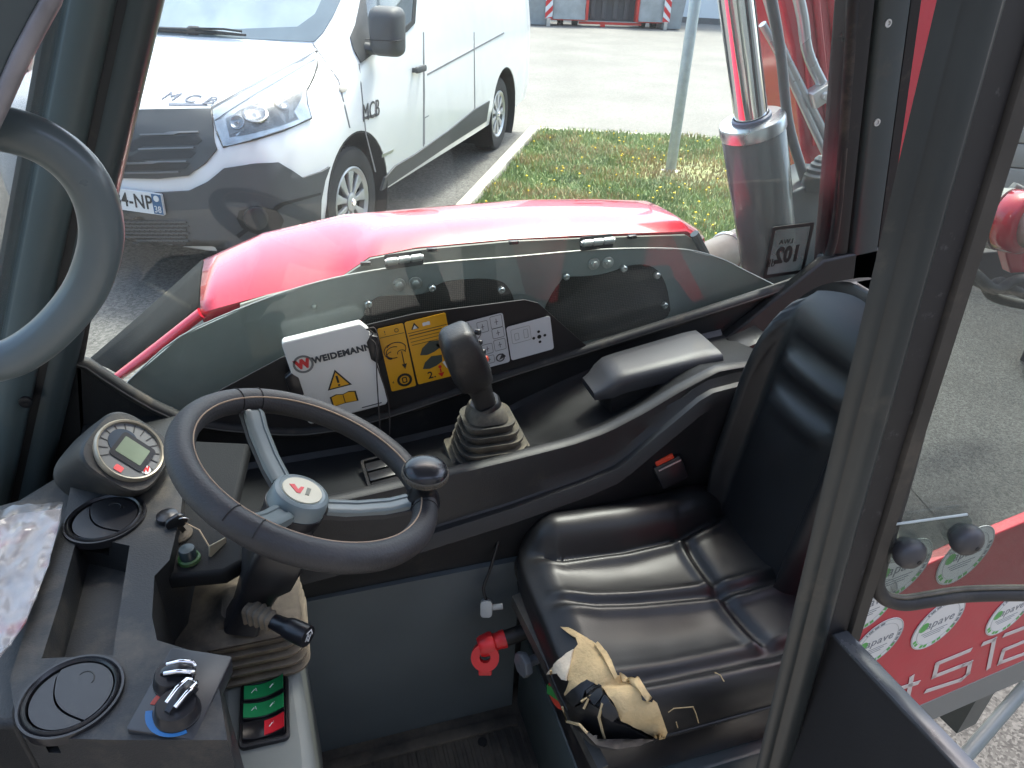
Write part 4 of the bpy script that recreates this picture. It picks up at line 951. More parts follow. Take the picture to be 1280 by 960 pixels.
# document box
Mx, bw, bh = quad((353, 427), (456, 404), (488, 504), (384, 533), YD-.03)
db = thing('document_box', 'white plastic document box with warning triangle and book symbol', 'document box', Mx.translation)
def P2(pts): return [(x*bw, y*bh) for x, y in pts]
mb = MB(Mx); ol = P2([(-.5, .47), (-.47, .5), (.42, .5), (.5, .40), (.5, -.47), (.47, -.5), (-.47, -.5), (-.5, -.47)])
boxm = pmat('white_box_plastic', (.78, .78, .74), .4, var=.03, dust=(.06, DUST, 8))
mb.prism(ol, -.024, .0, None, bev=.004); mb.build('box', boxm, db)
for sx, sy in ((-1, -.02), (1, .18)):
    mb = MB(Mx); x = sx*bw*.5; mb.prism([(x, bh*(sy-.17)), (x+sx*.016, bh*(sy-.13)), (x+sx*.016, bh*(sy+.13)), (x, bh*(sy+.17)), (x-sx*.012, bh*(sy+.1)), (x-sx*.012, bh*(sy-.1))], -.018, .0015, None, bev=.002); lt = mb.build('latch', KS(), db)
def draw(parent, M, name, m, fn, z=.0005):
    mb = MB(M @ Matrix.Translation((0, 0, z))); fn(mb); return mb.build(name, m, parent, smooth=0)
dk = pmat('dark_grey_print', (.03, .04, .05), .45)
draw(db, Mx, 'lettering', dk, lambda m: m.text('WEIDEMANN', bh*.094, Matrix.Translation((bw*.125, bh*.225, 0)), .0006, bold=.0010, xs=1.0))
draw(db, Mx, 'lettering', dk, lambda m: m.text('DOC BOX PP', bh*.03, Matrix.Translation((bw*.28, -bh*.455, 0)), .0005) if 0 else m.box((bw*.3, -bh*.455, 0), (bw*.25, .0022, .0008)))
lg = draw(db, Mx, 'logo_ring', pmat('logo_grey', (.16, .17, .17), .4), lambda m: m.ring(circ(bh*.10, 28, (-bw*.335, bh*.215)), circ(bh*.078, 28, (-bw*.335, bh*.215)), 0, .0006))
draw(db, Mx, 'logo_letter', REDI(), lambda m: m.text('W', bh*.13, Matrix.Translation((-bw*.335, bh*.215, 0)), .0006, bold=.0022, shear=-.1))
def tri(m, c, s, z=0): m.prism([(c[0]-s, c[1]-s*.75), (c[0]+s, c[1]-s*.75), (c[0], c[1]+s)], z, z+.0004)
draw(db, Mx, 'warning_triangle', BLKI(), lambda m: tri(m, (-.01*bw, -.055*bh), bh*.125))
draw(db, Mx, 'triangle_fill', YEL(), lambda m: tri(m, (-.01*bw, -.06*bh), bh*.098), .0010)
draw(db, Mx, 'lettering', BLKI(), lambda m: (m.box((-.01*bw, -.045*bh, 0), (bh*.022, bh*.085, .0004)), m.box((-.01*bw, -.115*bh, 0), (bh*.022, bh*.02, .0004))), .0016)
def book(m, c, s, k=1):
    for sx in (-1, 1): m.prism([(c[0], c[1]-s*.42*k), (c[0]+sx*s*k, c[1]-s*.5*k), (c[0]+sx*s*k, c[1]+s*.42*k), (c[0]+sx*s*.5*k, c[1]+s*.55*k), (c[0], c[1]+s*.42*k)], 0, .0004)
draw(db, Mx, 'book_outline', BLKI(), lambda m: book(m, (-.0*bw, -.29*bh), bh*.135))
draw(db, Mx, 'book_symbol', YEL(), lambda m: book(m, (-.0*bw, -.29*bh), bh*.118), .0010)
draw(db, Mx, 'book_spine', BLKI(), lambda m: m.box((0, -.29*bh, 0), (.0018, bh*.1, .0004)), .0015)
# cords hanging from the box
cpx = [(458, 411), (466, 416), (463, 423), (470, 433), (471, 470), (474, 520), (476, 560)]
cd_t = thing('cord', 'thin dark cord looped through the corner of the document box', 'cord', AY(458, 411, YD-.035))
mb = MB(); mb.tube(smoothpath([AY(*p, YD-.036-.004*i) for i, p in enumerate(cpx)], 5), .0016, 6); mb.tube(smoothpath([AY(*p, YD-.036-.004*i) for i, p in enumerate([(458, 412), (468, 410), (473, 425), (470, 450), (485, 500), (487, 540), (484, 556)])], 5), .0014, 6); mb.build('cord', pmat('dark_cord', (.06, .05, .045), .8), cd_t, smooth=60)
def sticker(label, pts, m, r=.006):
    M, w, h = quad(*pts, YD-.0035); s = thing('safety_label', label, 'label', M.translation, 'labels on the black board')
    mb = MB(M); mb.prism(rrect(w, h, r), -.0008, .0); mb.build('backing', m, s, smooth=0); return s, M, w, h
s, M, w, h = sticker('narrow yellow label with a curved path and arrow beside the white box', ((472, 411), (504, 404), (520, 482), (489, 490)), YEL(), .004)
draw(s, M, 'rule', BLKI(), lambda m: (m.box((0, h*.36, 0), (w*.94, .001, .0005)), m.text('!', .014, Matrix.Translation((-w*.25, h*.42, 0)), .0005), m.ring(circ(.005, 12, (w*.2, h*.42)), circ(.0038, 12, (w*.2, h*.42)), 0, .0005)))
def hook(m):
    for r0, a0, a1, c in ((.026, 20, 250, (0, h*.12)), (.018, 60, 300, (-.004, h*.10)), (.022, -30, 160, (.002, h*.14)), (.012, 90, 260, (-.010, h*.06)), (.009, 0, 200, (.012, h*.07))):
        P_ = [(c[0]+r0*math.cos(R(a)), c[1]+r0*.8*math.sin(R(a)), 0) for a in range(a0, a1, 15)]; m.tube(P_, .0009, 5)
    m.box((w*.22, -h*.02, 0), (.002, h*.22, .0005)); m.prism([(w*.12, -h*.11), (w*.32, -h*.11), (w*.22, -h*.19)], 0, .0005)
draw(s, M, 'sketch', BLKI(), hook)
draw(s, M, 'ring_symbol', BLKI(), lambda m: (m.ring(circ(w*.30, 22, (w*.1, -h*.36)), circ(w*.2, 22, (w*.1, -h*.36)), 0, .0005), m.ring(rrect(w*.2, w*.26, .003, 3, (w*.1, -h*.36)), rrect(w*.12, w*.18, .002, 3, (w*.1, -h*.36)), 0, .0006), m.text('4', .009, Matrix.Translation((-w*.36, -h*.36, 0)), .0005)))
s, M, w, h = sticker('wide yellow label showing two tipping shovels and the number 2', ((506, 403), (556, 391), (572, 468), (522, 481)), YEL(), .004)
def lines(m):
    m.box((0, h*.325, 0), (w*.95, .0012, .0005)); m.box((-w*.06, h*.285, 0), (w*.8, .0020, .0005))
    for i in range(3): m.box((-w*.06-w*.02*i, h*(.235-i*.05), 0), (w*(.8-.06*i), .0010, .0005))
    tri(m, (-w*.28, h*.41), .009); m.text('2.', .026, Matrix.Translation((-w*.12, -h*.40, 0)), .0005, bold=.0004)
draw(s, M, 'lettering', BLKI(), lines)
draw(s, M, 'book_symbol', WHT(), lambda m: (book(m, (w*.0, h*.41), .0085), tri(m, (-w*.28, h*.40), .0055)), .0011)
shv = pmat('shovel_print', (.045, .06, .05), .5)
def shovel(m, c, k):
    m.prism([(c[0]-.030*k, c[1]-.012*k), (c[0]-.022*k, c[1]+.004*k), (c[0]-.004*k, c[1]+.017*k), (c[0]+.022*k, c[1]+.014*k), (c[0]+.020*k, c[1]-.004*k), (c[0]+.004*k, c[1]-.012*k), (c[0]-.014*k, c[1]-.016*k)], 0, .0005)
draw(s, M, 'shovel_symbol', shv, lambda m: (shovel(m, (w*.02, h*.03), 1.0), m.prism([(w*.12, h*.05), (w*.17, h*.08), (w*.46, -h*.13), (w*.42, -h*.17)], 0, .0005)))
draw(s, M, 'shovel_symbol', shv, lambda m: shovel(m, (w*.0, -h*.2), .95))
draw(s, M, 'white_spill', WHT(), lambda m: m.prism([(w*.2, -h*.24), (w*.32, -h*.21), (w*.36, -h*.32), (w*.28, -h*.35)], 0, .0005))
draw(s, M, 'red_arrow', REDI(), lambda m: (m.box((w*.12, -h*.36, 0), (.003, h*.06, .0005)), m.prism([(w*.04, -h*.40), (w*.2, -h*.40), (w*.12, -h*.47)], 0, .0005), m.prism([(w*.38, h*.06), (w*.5, h*.03), (w*.42, -h*.02)], 0, .0005), m.prism(circ(.004, 10, (w*.12, -h*.3)), 0, .0005)))
plw = pmat('pale_label', (.66, .68, .70), .4, var=.03)
s, M, w, h = sticker('pale label of small lever diagrams behind the joystick', ((560, 408), (629, 391), (637, 452), (573, 470)), plw, .006)
def diag(m):
    for (x, y, a, b) in ((.1, .33, .2, .22), (.36, .36, .22, .24), (.36, .14, .22, .2), (.12, -.12, .2, .2), (.36, -.1, .22, .22), (-.2, .3, .2, .22), (-.2, .0, .2, .2), (.12, -.34, .2, .16)):
        m.ring(rrect(w*a, h*b, .003, 2, (w*x, h*y)), rrect(w*a-.0016, h*b-.0016, .0024, 2, (w*x, h*y)), 0, .0004); m.box((w*x, h*y, 0), (w*a*.3, .0012, .0004), Matrix.Rotation(0, 4, 'Z')); m.box((w*x, h*y, 0), (.0012, h*b*.5, .0004))
    m.tube([(w*.05, h*.2, 0), (-w*.08, h*.05, 0), (w*.02, -h*.2, 0)], .0007, 4)
    m.ring(circ(.011, 16, (w*.33, -h*.36)), circ(.008, 16, (w*.33, -h*.36)), 0, .0004); m.prism([(w*.30, -h*.4), (w*.44, -h*.36), (w*.38, -h*.28)], 0, .0004)
draw(s, M, 'lever_diagrams', pmat('grey_ink', (.06, .06, .065), .5), diag)
s, M, w, h = sticker('small pale label with a four dot cross at the end of the row', ((633, 409), (688, 394.5), (692, 436), (639, 451)), plw, .006)
draw(s, M, 'dot_cross', BLKI(), lambda m: [m.prism(circ(.0052 if i == 0 else .0036, 14, (w*.2+dx, -h*.02+dy)), 0, .0004) for i, (dx, dy) in enumerate(((0, 0), (.014, 0), (-.014, 0), (0, .014), (0, -.014)))])
draw(s, M, 'pictogram', pmat('pale_ink', (.30, .31, .32), .5), lambda m: (m.ring(rrect(w*.44, h*.42, .004, 2, (-w*.2, h*.18)), rrect(w*.44-.0016, h*.42-.0016, .0034, 2, (-w*.2, h*.18)), 0, .0004), m.ring(rrect(w*.1, h*.26, .002, 2, (-w*.09, h*.18)), rrect(w*.1-.0018, h*.26-.0018, .0016, 2, (-w*.09, h*.18)), 0, .0004), m.ring(rrect(w*.1, h*.2, .002, 2, (-w*.3, h*.16)), rrect(w*.1-.0018, h*.2-.0018, .0016, 2, (-w*.3, h*.16)), 0, .0004)))

# =================================================================== joystick
JB = Vector((.362, 1.248, 1.145)); JT = AY(607, 506, 1.272); JH = AY(580, 434, 1.250)
js = thing('joystick', 'black control joystick in a dusty ribbed rubber boot', 'joystick', JB)
bootm = pmat('dusty_boot_rubber', (.045, .042, .036), .75, var=.3, vs=12, bump=.3, bs=90, dust=(.62, (.21, .18, .125), 9))
def ribboot(mb, b0, b1, w0, d0, w1, d1, nrib, amp, zup=None, rr=.3, dip=.6):
    rings = []; N_ = nrib*6
    for i in range(N_+1):
        t = i/N_; ph = (i % 6)/6
        a = (.5+.5*math.cos(2*math.pi*ph))  # 1 at rib crest
        k = a**1.6
        c = b0.lerp(b1, t); w = w0+(w1-w0)*t-amp*k*(1-.3*t); d = d0+(d1-d0)*t-amp*k*(1-.3*t)
        rings.append([c+Vector((x, y, -.006*math.cos(2*math.pi*ph))) for x, y in rrect(w, d, min(w, d)*rr, 5)])
    mb.loft(rings)
mb = MB(); ribboot(mb, JB, JB.lerp(JT, .80), .176, .146, .106, .098, 5, .026); bt = mb.build('boot', bootm, js, smooth=60)
mb = MB(); a = JB.lerp(JT, .78); rings = []
for t, w in ((0, .09), (.2, .088), (.6, .08), (1, .068)):
    c = a.lerp(JT+(JT-JB)*.02, t); rings.append([c+Vector((x, y, 0)) for x, y in rrect(w, w*.95, w*.33, 5)])
mb.loft(rings); mb.build('boot_neck', bootm, bt, smooth=60)
mb = MB(Matrix.Translation(JB+Vector((.0, 0, -.012)))); mb.prism(rrect(.185, .16, .012), -.012, .006, None, bev=.003); mb.build('base_flange', bootm, js)
ax = (JH-JT).normalized(); Mj = lookframe(JT-ax*.012, JH, (0, 1, 0))
hm = pmat('worn_handle_plastic', (.020, .020, .021), .45, var=.3, bump=.25, bs=250, dust=(.18, (.16, .14, .11), 12))
mb = MB(Mj); mb.lathe([(.030, 0), (.034, .004), (.034, .018), (.031, .024)], None, 28); mb.build('collar', KS(), js, smooth=40)
Lh = (JH-JT).length
# handle cross sections: x across, y along travel
mb = MB(Mj); rings = []
for t, w, d, ox in ((.02, .050, .050, 0), (.25, .047, .047, 0), (.40, .05, .052, .0), (.50, .058, .06, -.002), (.56, .074, .078, -.004), (.72, .08, .086, -.006), (.95, .08, .088, -.006), (1.15, .076, .084, -.006), (1.27, .066, .072, -.006), (1.33, .054, .058, -.006), (1.35, .036, .036, -.006)):
    rings.append([(x+ox, y, t*Lh) for x, y in rrect(w, d, min(w, d)*.27, 5)])
mb.loft(rings); hd = mb.build('handle', hm, js, smooth=60)
# thumb side panel with buttons, on the rear face of the head
def onhead(px, py, off=.0):
    c = Mj @ Vector((0, 0, Lh*.95)); n = (RT*.75+Vector((0, -.45, 0))+Vector((0, 0, .1))).normalized()
    return onplane(px, py, c+n*(.038+off), n), n
for px, py, r, m in ((600, 428, .0052, KS()), (604, 440, .0062, KS()), (607, 449, .0075, pmat('orange_red_button', (.75, .11, .06), .35)), (598, 415, .006, KS())):
    p, n = onhead(px, py); mb = MB(lookframe(p-n*.006, p)); mb.lathe([(r, 0), (r, .008), (r*.8, .010), (0, .0105)], None, 16); mb.build('button', m, hd)
mb = MB(Mj); mb.tube([(.0, .030, .60*Lh), (.034, .018, .66*Lh), (.036, 0, .66*Lh), (.034, -.018, .66*Lh), (.0, -.031, .6*Lh)], .0014, 6); mb.build('seam', BLKI(), hd)
# =================================================================== dashboard
ZD = 1.27
dash = thing('dashboard', 'dusty black plastic dashboard with round vents and a storage tray', 'dashboard', (-.33, .9, .45))
dpx = [(20, 900), (12, 850), (45, 745), (82, 640), (92, 590), (150, 575), (232, 582), (226, 640), (212, 700), (193, 720), (190, 770), (196, 800), (268, 822), (284, 925), (150, 925), (30, 922)]
DPZ = [AZ(*p, ZD) for p in dpx]
lob = [AZ(*p, 1.245) for p in ((205, 548), (312, 553), (292, 640), (306, 660), (306, 700), (280, 715), (200, 722), (200, 640))]
mb = MB(); mb.prism([(p.x, p.y) for p in DPZ], .95, ZD); dm = mb.build('body', KD(), dash)
tp = [AZ(*p, ZD) for p in ((97, 668), (162, 682), (150, 760), (141, 819), (52, 823), (75, 750))]
mb = MB(); c_ = sum(tp, Vector())/len(tp)
mb.loft([[(c_.x+(p.x-c_.x)*.9, c_.y+(p.y-c_.y)*.93, ZD-.055) for p in tp], [(p.x, p.y, ZD+.001) for p in tp], [(p.x, p.y, ZD+.05) for p in tp]]); cut(dm, mb)
VENT = [(AZ(132, 649, ZD), 47), (AZ(90, 871, ZD), 60)]
vr = []
for p, rp in VENT:
    dpt = (p-CAM).dot(FW); r = rp*dpt/FPX; vr.append(r)
    mb = MB(Matrix.Translation(p)); mb.lathe([(r*.93, -.03), (r*.93, .05)], None, 40); cut(dm, mb)
addbev(dm, .007, 3)
mb = MB(); mb.prism([(p.x, p.y) for p in lob], 1.215, 1.245); l2 = mb.build('side_lobe', pmat('matt_black_plastic', (.011, .012, .013), .7, var=.2, bump=.2, bs=400, spec=.2, dust=(.1, DUST, 9)), dash); addbev(l2, .008, 3)
mb = MB(); fl_ = [(p.x, p.y) for p in [AZ(*k, 1.235) for k in ((-60, 900), (-60, 640), (20, 618), (92, 575), (100, 520), (215, 500), (250, 560), (120, 640), (40, 780), (20, 900))]]; mb.prism(fl_, .9, 1.225); mb.build('screen_ledge', KD(), dash, bev=.01)
for k, (p, rp) in enumerate(VENT):
    r = vr[k]; M = Matrix.Translation(p+Vector((0, 0, .001))); av = sub('air_vent', dash, p)
    mb = MB(M); mb.lathe([(r*.80, -.02), (r*.82, .004), (r*.86, .0065), (r*.90, .004), (r*.91, .0015), (r*.95, .004), (r, .004), (r*1.01, 0), (r*1.0, -.01), (r*.8, -.02)], None, 48, cap=False); mb.build('bezel', KS(), av, smooth=35)
    Mv = M @ Matrix.Rotation(R(-55 if k == 0 else -62), 4, 'Z')
    # two half-moon flaps meeting on a curved seam, one a little higher
    mb = MB(Mv); rr_ = r*.785
    arc1 = [(rr_*math.cos(R(a)), rr_*math.sin(R(a))) for a in range(0, 181, 8)]; seam = [(rr_*(-1+2*t), -rr_*.34*math.sin(math.pi*t)) for t in [i/16 for i in range(17)]]
    mb.prism(arc1+seam[1:-1], -.012, .0032); mb.build('flap', KS(), av)
    mb = MB(Mv); rr2 = rr_*.985
    arc2 = [(rr2*math.cos(R(a)), rr2*math.sin(R(a))) for a in range(180, 361, 8)]; seam2 = [(rr2*(1-2*t), -rr_*.34*math.sin(math.pi*t)-.0025) for t in [i/16 for i in range(17)]]
    mb.prism(arc2+seam2[1:-1], -.014, .0016); mb.build('flap', KS(), av)
    mb = MB(Mv); mb.tube([(-.2*r+.2*r*math.cos(R(a)), .35*r+.16*r*math.sin(R(a)), .0028) for a in range(20, 220, 20)], .0012, 5); mb.build('finger_notch', BLKI(), av)
# instrument cluster
GC = AZ(160, 565, 1.345); gn = Vector((.60, -.39, .70)).normalized()
gu = (onplane(192, 585, GC, gn)-onplane(160, 565, GC, gn)); MG = frame(GC, gu, None, gn)
RG_ = .0555
ic = thing('instrument_cluster', 'round grey instrument dial with green display in a black pod', 'gauge', GC-gn*.1)
# pod: superellipse shell flaring backwards
mb = MB(MG); rings = []
for z, k, oy in ((.004, 1.06, 0), (.0, 1.10, 0), (-.008, 1.14, .004), (-.05, 1.16, .02), (-.10, 1.2, .035), (-.17, 1.24, .05)):
    rings.append([(RG_*k*1.06*math.copysign(abs(math.cos(a))**.62, math.cos(a)), RG_*k*1.1*math.copysign(abs(math.sin(a))**.62, math.sin(a))+oy, z) for a in [2*math.pi*i/56 for i in range(56)]])
mb.loft(rings[::-1]); mb.build('pod', KD(), ic, smooth=40)
mb = MB(MG); mb.lathe([(RG_*.93, .006), (RG_*.94, .012), (RG_*.99, .0135), (RG_*1.035, .010), (RG_*1.04, .0)], None, 64, cap=False); mb.build('bezel', pmat('dull_cream_bezel', (.42, .37, .28), .35, .4, var=.25, vs=20), ic, smooth=50)
mb = MB(MG); mb.lathe([(RG_*.95, .0), (RG_*.95, .0065), (0, .0066)], None, 64); df_ = mb.build('dial_face', pmat('dial_grey', (.15, .155, .155), .4, var=.06), ic)
dz = MG @ Matrix.Translation((0, 0, .0068))
mb = MB(dz)
def drect(m, c, w, h, ang=0, z=0, th=.0008, r=None):
    m.prism(rrect(w, h, r or min(w, h)*.2, 3), z, z+th, Matrix.Translation((c[0], c[1], 0)) @ Matrix.Rotation(R(ang), 4, 'Z'))
for a in range(-30, 231, 20):
    if a in (250,): continue
    mb.box((RG_*.76*math.cos(R(a)), RG_*.76*math.sin(R(a)), .0004), (RG_*.3, .0018, .0008), Matrix.Identity(4) if 0 else None) if 0 else mb.box((0, 0, .0004), (RG_*.26, .0016, .0008), Matrix.Rotation(R(a), 4, 'Z') @ Matrix.Translation((RG_*.76, 0, 0)))
mb.build('tick', BLKI(), df_, smooth=0)
mb = MB(dz); mb.prism(circ(RG_*.44, 30, (-RG_*.30, RG_*.12)), 0, .001); mb.build('blue_disc', pmat('dial_blue_black', (.025, .04, .06), .25), df_)
mb = MB(dz); drect(mb, (RG_*.10, 0), RG_*1.12, RG_*.94, 0, .0, .0016, RG_*.12); mb.build('display_frame', pmat('display_frame', (.02, .022, .024), .25), df_)
mb = MB(dz); drect(mb, (RG_*.08, RG_*.02), RG_*.84, RG_*.62, 0, .0017, .0006, RG_*.03); mb.build('display', pmat('lcd_green', (.19, .235, .17), .18, var=.12, vs=20), df_)
mb = MB(dz); drect(mb, (RG_*.05, -RG_*.72), RG_*.26, RG_*.2, 0, .0, .0009); mb.build('warning_light', pmat('red_lamp', (.7, .10, .10), .35), df_)
mb = MB(dz); mb.prism(circ(RG_*.155, 20, (RG_*.70, -RG_*.28)), 0, .0008); bd2 = mb.build('badge', WHT(), df_)
mb = MB(dz @ Matrix.Translation((RG_*.70, -RG_*.28, .001))); mb.text('W', RG_*.22, Matrix.Rotation(R(40), 4, 'Z'), .0005, bold=.0008); mb.build('badge_letter', REDI(), df_)
# heater controls
Mh, hw, hh = None, None, None
ZH = 1.276
Q = [AZ(*p, ZH) for p in ((192, 812), (264, 824), (271, 914), (184, 914))]; ctr = sum(Q, Vector())/4
u = (Q[1]-Q[0]+Q[2]-Q[3])/2; v = (Q[0]-Q[3]+Q[1]-Q[2])/2
hn = Vector((.10, -.06, 1)).normalized(); MH = frame(ctr, u, None, hn); hw, hh = u.length, v.length
hp_ = thing('heater_panel', 'small black heater control panel with two chrome tipped knobs', 'control panel', ctr)
mb = MB(MH); mb.prism(rrect(hw, hh, .004), -.03, .0, None, bev=.0025); mb.build('plate', pmat('satin_black_panel', (.03, .032, .036), .35, dust=(.08, DUST, 12)), hp_)
def at2(px, py, z=0):
    o = MH.translation+MH.to_3x3()@Vector((0, 0, z)); return MH.inverted() @ onplane(px, py, o, hn)
def knob(px, py, ang, r):
    c = at2(px, py, .012); kb = sub('knob', hp_, MH @ Vector((c.x, c.y, 0))); M = MH @ Matrix.Translation((c.x, c.y, 0)) @ Matrix.Rotation(R(ang), 4, 'Z')
    mb = MB(M); mb.lathe([(r*1.04, 0), (r*1.04, .003), (r, .004), (r*.93, .016), (r*.85, .019), (0, .0195)], None, 36); mb.build('skirt', KS(), kb, smooth=40)
    mb = MB(M); rings = []
    for x, w, z in ((-r*.55, .010, .024), (-r*.2, .0125, .030), (r*.4, .0135, .034), (r*1.02, .0135, .031), (r*1.16, .011, .026)):
        rings.append([(x, y*w*.5, zz) for y, zz in ((-1, .012), (-1, z-.006), (-.7, z-.001), (0, z), (.7, z-.001), (1, z-.006), (1, .012))])
    mb.loft(rings); gp = mb.build('grip', KS(), kb, smooth=50)
    for sy in (-1, 1):
        mb = MB(M); mb.tube([(-r*.3, sy*.0066, .027), (r*.4, sy*.0074, .0315), (r*1.0, sy*.0074, .0290), (r*1.15, sy*.004, .0255)], .0030, 8); mb.build('chrome_edge', CHROME(), gp, smooth=60)
    mb = MB(M); mb.box((r*1.06, 0, .022), (r*.2, .0135, .012), bev=.003); mb.build('chrome_tip', CHROME(), gp)
knob(216, 845, 12, .0235); knob(221, 884, 72, .0265)
c = at2(223, 886, 0)
def arcband(m, r0, r1, a0, a1):
    A = [R(a0+(a1-a0)*i/14) for i in range(15)]
    for i in range(14):
        m.prism([(r0*math.cos(A[i]), r0*math.sin(A[i])), (r1*math.cos(A[i]), r1*math.sin(A[i])), (r1*math.cos(A[i+1]), r1*math.sin(A[i+1])), (r0*math.cos(A[i+1]), r0*math.sin(A[i+1]))], 0, .0006)
mb = MB(MH @ Matrix.Translation((c.x, c.y, .0004))); arcband(mb, .0295, .0375, 195, 310); mb.build('blue_arc', pmat('blue_print', (.03, .15, .36), .4), hp_)
mb = MB(MH @ Matrix.Translation((c.x, c.y, .0004))); arcband(mb, .0295, .0355, 120, 180); mb.build('red_arc', pmat('dull_red_print', (.45, .07, .05), .4), hp_)

# =================================================================== pedestal, switches, column, boot
ped = thing('column_pedestal', 'light grey plastic pedestal under the steering column', 'pedestal', (-.14, .85, .40))
pg = pmat('pedestal_grey', (.20, .215, .195), .5, var=.08, vs=5, bump=.1, bs=200, dust=(.15, (.22, .2, .14), 7))
pp = [AZ(*p, 1.0) for p in ((282, 845), (372, 848), (379, 880), (392, 945), (420, 1090), (300, 1090), (288, 930))]
pp = [(-.235, 1.16), (-.088, 1.16), (-.082, .90), (-.070, .74), (-.066, .55), (-.20, .55), (-.215, .80)]
mb = MB(); mb.prism(pp, .40, 1.0); mb.build('body', pg, ped, bev=.018, bseg=3)
mb = MB(); mb.box((-.135, .52, .93), (.14, .14, .10), bev=.02); mb.build('lower_step', pg, ped)
Q = [AZ(*p, 1.002) for p in ((299, 860), (357, 845), (367, 925), (301, 937))]; ctr = sum(Q, Vector())/4; u = (Q[1]-Q[0]+Q[2]-Q[3])/2; v = (Q[0]-Q[3]+Q[1]-Q[2])/2
MS = frame(ctr, u, None, (0, 0, 1)); sw_, sh_ = u.length, v.length
sp_ = thing('switch_panel', 'black framed row of three rocker switches on the grey pedestal', 'switch panel', ctr)
mb = MB(MS); mb.ring(rrect(sw_, sh_, .010), rrect(sw_-.012, sh_-.012, .006), -.003, .006); mb.build('surround', KS(), sp_, bev=.001)
mb = MB(MS); mb.prism(rrect(sw_-.011, sh_-.011, .005), -.002, .001); mb.build('well', BLKI(), sp_)
grn = pmat('green_rocker', (.012, .24, .075), .4, var=.1, dust=(.05, DUST, 20))
rdr = pmat('red_rocker', (.72, .02, .035), .4, var=.08)
for i, (mcol, off) in enumerate(((grn, 0), (grn, 0), (rdr, 1))):
    y = sh_*(.33-.30*i); rk = sub('rocker_switch', sp_, MS @ Vector((0, y, 0)))
    w = sw_-.014; d = sh_*.265; rings = []
    tilt = (.010, .006, .007)[i]
    def rz(x): return .010+.004*math.cos(x/w*3.0)*-1+.012*(abs(x/w)*1.3)**2+tilt*(x/w)
    xs = [w*(k/12-.5) for k in range(13)]
    mb = MB(MS @ Matrix.Translation((0, y, 0))); mb.loft([[(x, -d*.48, -.002), (x, -d*.48, rz(x)-.001), (x, -d*.40, rz(x)), (x, d*.40, rz(x)), (x, d*.48, rz(x)-.001), (x, d*.48, -.002)] for x in xs]); mb.build('rocker', KS(), rk, smooth=30)
    xs2 = [x for x in xs if (x > -w*.02 or not off)]
    mb = MB(MS @ Matrix.Translation((0, y, 0))); mb.loft([[(x, -d*.44, rz(x)-.003), (x, -d*.44, rz(x)+.0012), (x, d*.36, rz(x)+.0012), (x, d*.36, rz(x)-.003)] for x in xs2]); lens = mb.build('lens', mcol, rk, smooth=30)
    mb = MB(MS @ Matrix.Translation((0, y, 0)))
    for sx in ((-.25, .22) if i < 2 else (.2,)):
        x = w*sx; z = rz(x)+.0014; sl = .12
        mb.tube([(x-.005, -.003, z), (x, .003, z), (x+.004, -.001, z), (x+.002, .005, z)], .0009, 5)
    mb.build('symbol', WHT(), rk)
# rubber boot
BB0, BB1 = Vector((-.180, .970, 1.0)), Vector((-.172, .962, 1.115))
bootb = pmat('brown_dust_rubber', (.07, .06, .048), .8, var=.3, vs=9, bump=.35, bs=80, dust=(.8, (.24, .195, .135), 8))
cb_ = thing('column_boot', 'dust brown ribbed rubber boot around the steering column foot', 'boot', BB0)
mb = MB(); ribboot(mb, BB0, BB1, .238, .190, .206, .176, 5, .032, rr=.16); mb.build('bellows', bootb, cb_, smooth=60)
mb = MB(); rings = []
CF = Vector((-.138, .905, 1.185))
for t, w, d in ((-.06, .196, .17), (.0, .204, .176), (.10, .204, .176), (.15, .196, .168), (.2, .17, .145), (.32, .115, .10), (.55, .085, .08), (.8, .075, .07)):
    c = (BB1-Vector((0, 0, .002))).lerp(CF, t*.8); rings.append([c+Vector((x, y, 0)) for x, y in rrect(w, d, min(w, d)*.24, 5)])
mb.loft(rings); mb.build('top_cap', bootb, cb_, smooth=50)
# steering column shroud and stalk
WC = Vector((-.018, .901, 1.422)); wnm = Vector((math.sin(R(26.6)), .02, math.cos(R(26.6)))).normalized()
col = thing('steering_column', 'black plastic shrouded steering column with an indicator stalk', 'steering column', (-.16, .9, 1.12))
cdir = -wnm
mb = MB(); rings = []
cu = Vector((0, 1, 0)); cv = wnm.cross(cu).normalized()
for t, w, d in ((.075, .068, .064), (.10, .088, .072), (.15, .098, .08), (.195, .092, .078), (.225, .060, .06), (.28, .05, .05), (.315, .054, .056)):
    c = WC+cdir*t; rings.append([c+cu*x+cv*y for x, y in rrect(w, d, .009, 3)])
mb.loft(rings); mb.build('shroud', KS(), col, smooth=50)
mb = MB(); mb.cyl(WC+cdir*.075, WC+cdir*.12, .026, 24); mb.build('shaft', GP(), col)
sa, sb_ = AY(322, 768, .858), AY(385, 796, .795)
stk = sub('stalk', col, sa); d_ = (sb_-sa).normalized()
mb = MB(); rings = []
Mst = lookframe(sa-d_*.015, sb_)
for k in range(10):
    z = k*.0052; w = .034-.0009*k-(.005 if k % 2 else 0); rings.append([(x, y, z) for x, y in rrect(w, w*1.15, .008, 4)])
mb.loft(rings, M=Mst); mb.build('stalk_bellows', bootb, stk, smooth=40)
mb = MB(Mst); Ls = (sb_-sa).length+.015; mb.lathe([(.011, .04), (.0125, .05), (.0135, Ls*.62), (.0165, Ls*.66), (.0172, Ls*.74), (.0175, Ls-.003), (.0165, Ls)], None, 28); mb.build('stalk_grip', KS(), stk, smooth=40)
arrow_n = d_; MAr = frame(sb_+d_*.0006, (RT+UP*.9), None, d_)
mb = MB(MAr); 
for y in (-.0042, .0042): mb.box((-.001, y, .0003), (.013, .0014, .0006))
